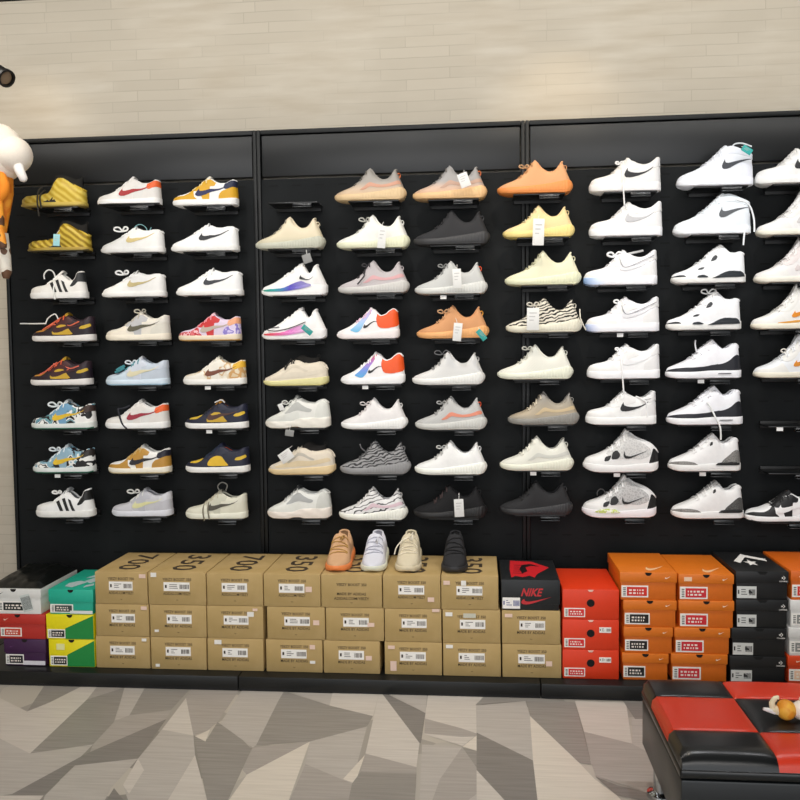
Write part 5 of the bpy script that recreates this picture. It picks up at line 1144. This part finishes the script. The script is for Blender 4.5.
# ------------------------------------------------------------------ soft toy hanging at the left edge
p = at(0, 160, 3.5); k = 3.5/F
t = empty('soft_toy', p, 'white fluffy soft toy in orange spotted clothes hanging at the left edge', 'soft toy')
FUR = plain('#efe6da', rough=.95, bump=.6, scale=160); SPOT = blotch(['#e07a14', '#ea8f22', '#f0a030', '#5a3a24'], 16)
def q(px, py, dy=0): return Vector(((px-0)*k, dy, -(py-160)*k))
mb = MB()
rdf = random.Random(4)
mb.ball(q(-5, 153), (31*k, .1, 31*k), 28, 18, fn=lambda d: 1+.02*math.sin(9*d.x)*math.sin(11*d.z)); mb.ball(q(15, 156, -.01), (20*k, .08, 19*k), 24, 16)
mb.build('head', FUR, t)
mb = MB(); mb.tube([q(22, 164, -.03), q(27, 174, -.045), q(31, 183, -.045), q(32, 185, -.045)], [5.5*k, 5*k, 4.2*k, 2*k], n=10); mb.build('ear', plain('#f2eeea', rough=.9), t)
mb = MB(); mb.tube([q(-8, 172), q(-6, 195), q(-8, 225), q(-10, 250)], [.085, .075, .055, .04], n=16, flat=.7); mb.build('body', SPOT, t)
mb = MB(); mb.tube(catmull([q(4, 174, -.04), q(10, 185, -.05), q(10, 195, -.05), q(2, 206, -.05)], 4), [.02]*5+[.022]*5+[.018]*3, n=10); mb.build('sleeve', plain('#ea8a1c', rough=.8), t)
mb = MB(); mb.tube(catmull([q(0, 190, -.04), q(3, 210, -.05), q(4, 232, -.05), q(7, 252, -.05)], 4), [.026]*4+[.022]*4+[.018]*4+[.014], n=10); mb.build('scarf', SPOT, t)
mb = MB(); mb.tube([q(-2, 236), q(1, 258), q(2, 276), q(2, 282)], [.03, .026, .024, .012], n=10); mb.build('leg', blotch(['#e9e2d6', '#ece6da', '#e6dfd2', '#6a4a34'], 14), t)
mb = MB(); hz = CEIL-.002-p.z; mb.tube([(-9*k, 0, 24*k), (-9*k, 0, hz)], .002, n=6); mb.build('cord', plain('#3a3632', rough=.8), t)

# ------------------------------------------------------------------ spotlight at the left edge
p = at(3, 76, 3.1); k = 3.1/F
t = empty('spotlight', p, 'black track spotlight with a round rim at the upper left edge', 'spotlight')
BM = plain('#0f0e0d', rough=.35)
ax = Vector((.75, -.3, -.5)).normalized(); b1 = ax.orthogonal().normalized(); b2 = ax.cross(b1)
def lath(prof, n=24):
    m = MB(); m.grid([[ax*z+b1*(r*math.cos(2*PI*i/n))+b2*(r*math.sin(2*PI*i/n)) for i in range(n)] for r, z in prof], closed=True); return m
lath([(0, -.07), (.026, -.068), (.030, -.05), (.030, .01), (.024, .012), (.022, -.02), (0, -.022)]).build('housing', BM, t)
lath([(.026, .010), (.034, .012), (.034, .026), (.027, .027), (.026, .010)]).build('rim', BM, t)
lath([(0, .016), (.025, .016), (.025, .013), (0, .013)]).build('lens', plain('#8a7358', rough=.2), t)
m = MB(); m.tube([(-.035, 0, .0), (-.045, 0, .03), (-.045, 0, CEIL-.002-p.z)], .007, n=8); m.build('stem', BM, t)
m = MB(); m.box(-.075, -.015, -.02, .02, CEIL-.03-p.z, CEIL-.002-p.z); m.build('track_adapter', BM, t, bevel=.003)

# ------------------------------------------------------------------ light
def spot(x, y, z, tx, ty, tz, e, col=(1, .93, .84), size=70, blend=.7, r=.035):
    l = bpy.data.lights.new('track_light', 'SPOT'); l.energy = e; l.color = col; l.spot_size = math.radians(size); l.spot_blend = blend; l.shadow_soft_size = r
    o = bpy.data.objects.new('track_light', l); COL.objects.link(o); o.location = (x, y, z)
    o.rotation_euler = (Vector((tx, ty, tz))-Vector((x, y, z))).to_track_quat('-Z', 'Y').to_euler()
def area(x, y, z, sx, sy, e, col=(1, 1, 1), rot=(0, 0, 0)):
    l = bpy.data.lights.new('fill_light', 'AREA'); l.shape = 'RECTANGLE'; l.size = sx; l.size_y = sy; l.energy = e; l.color = col
    o = bpy.data.objects.new('fill_light', l); COL.objects.link(o); o.location = (x, y, z); o.rotation_euler = rot
for x, e, c in ((-1.95, 36, (1, .9, .76)), (-1.15, 34, (1, .95, .9)), (-.35, 36, (1, .96, .92)), (.3, 42, (1, .9, .76)), (.95, 36, (.95, .97, 1)), (1.6, 34, (.98, .97, 1))):
    spot(x, -1.12, CEIL-.12, x+.02, -.3, .2, e*SPOT_K, c, 98, 1, .02)
for x, e in ((-2.05, 5.0), (.36, 6.5)):
    spot(x, -.42, CEIL-.12, x, 0, 2.25, e*1.0, (1, .78, .5), 75, 1)
area(-.4, -2.4, CEIL-.05, 5.2, .4, 4*AREA_K, (1, .97, .93), (math.radians(30), 0, 0))  # weak unseen fill, added in front of the shelves
area(-.3, -4.7, CEIL-.05, 4.6, 1.0, 170*AREA_K, (1, .965, .93), (math.radians(50), 0, 0))  # added fill brightening box fronts and lower rows, no fixture modelled
area(-.1, -.95, CEIL-.04, 6.2, .12, 33, (1, .975, .925), (math.radians(66), 0, 0))  # added wash strip that lifts the wall above the panels
w = bpy.data.worlds.new('world'); bpy.context.scene.world = w; w.use_nodes = True
bg = w.node_tree.nodes['Background']; bg.inputs[0].default_value = (.93, .96, 1, 1); bg.inputs[1].default_value = WORLD_K

# ------------------------------------------------------------------ camera
cam = bpy.data.cameras.new('camera'); co = bpy.data.objects.new('camera', cam); COL.objects.link(co)
right = Vector((RX[0], NY[0], UZ[0])); up = -Vector((RX[1], NY[1], UZ[1])); back = -Vector((RX[2], NY[2], UZ[2]))
co.matrix_world = Matrix(((right.x, up.x, back.x, 0), (right.y, up.y, back.y, -WALLD), (right.z, up.z, back.z, CAMZ), (0, 0, 0, 1)))
cam.sensor_width = 36; cam.sensor_height = 36; cam.lens = 36*F/800; cam.clip_start = .05
bpy.context.scene.camera = co
vs = bpy.context.scene.view_settings; vs.view_transform = 'Standard'; vs.look = 'None'; vs.exposure = EXPO; vs.gamma = 1
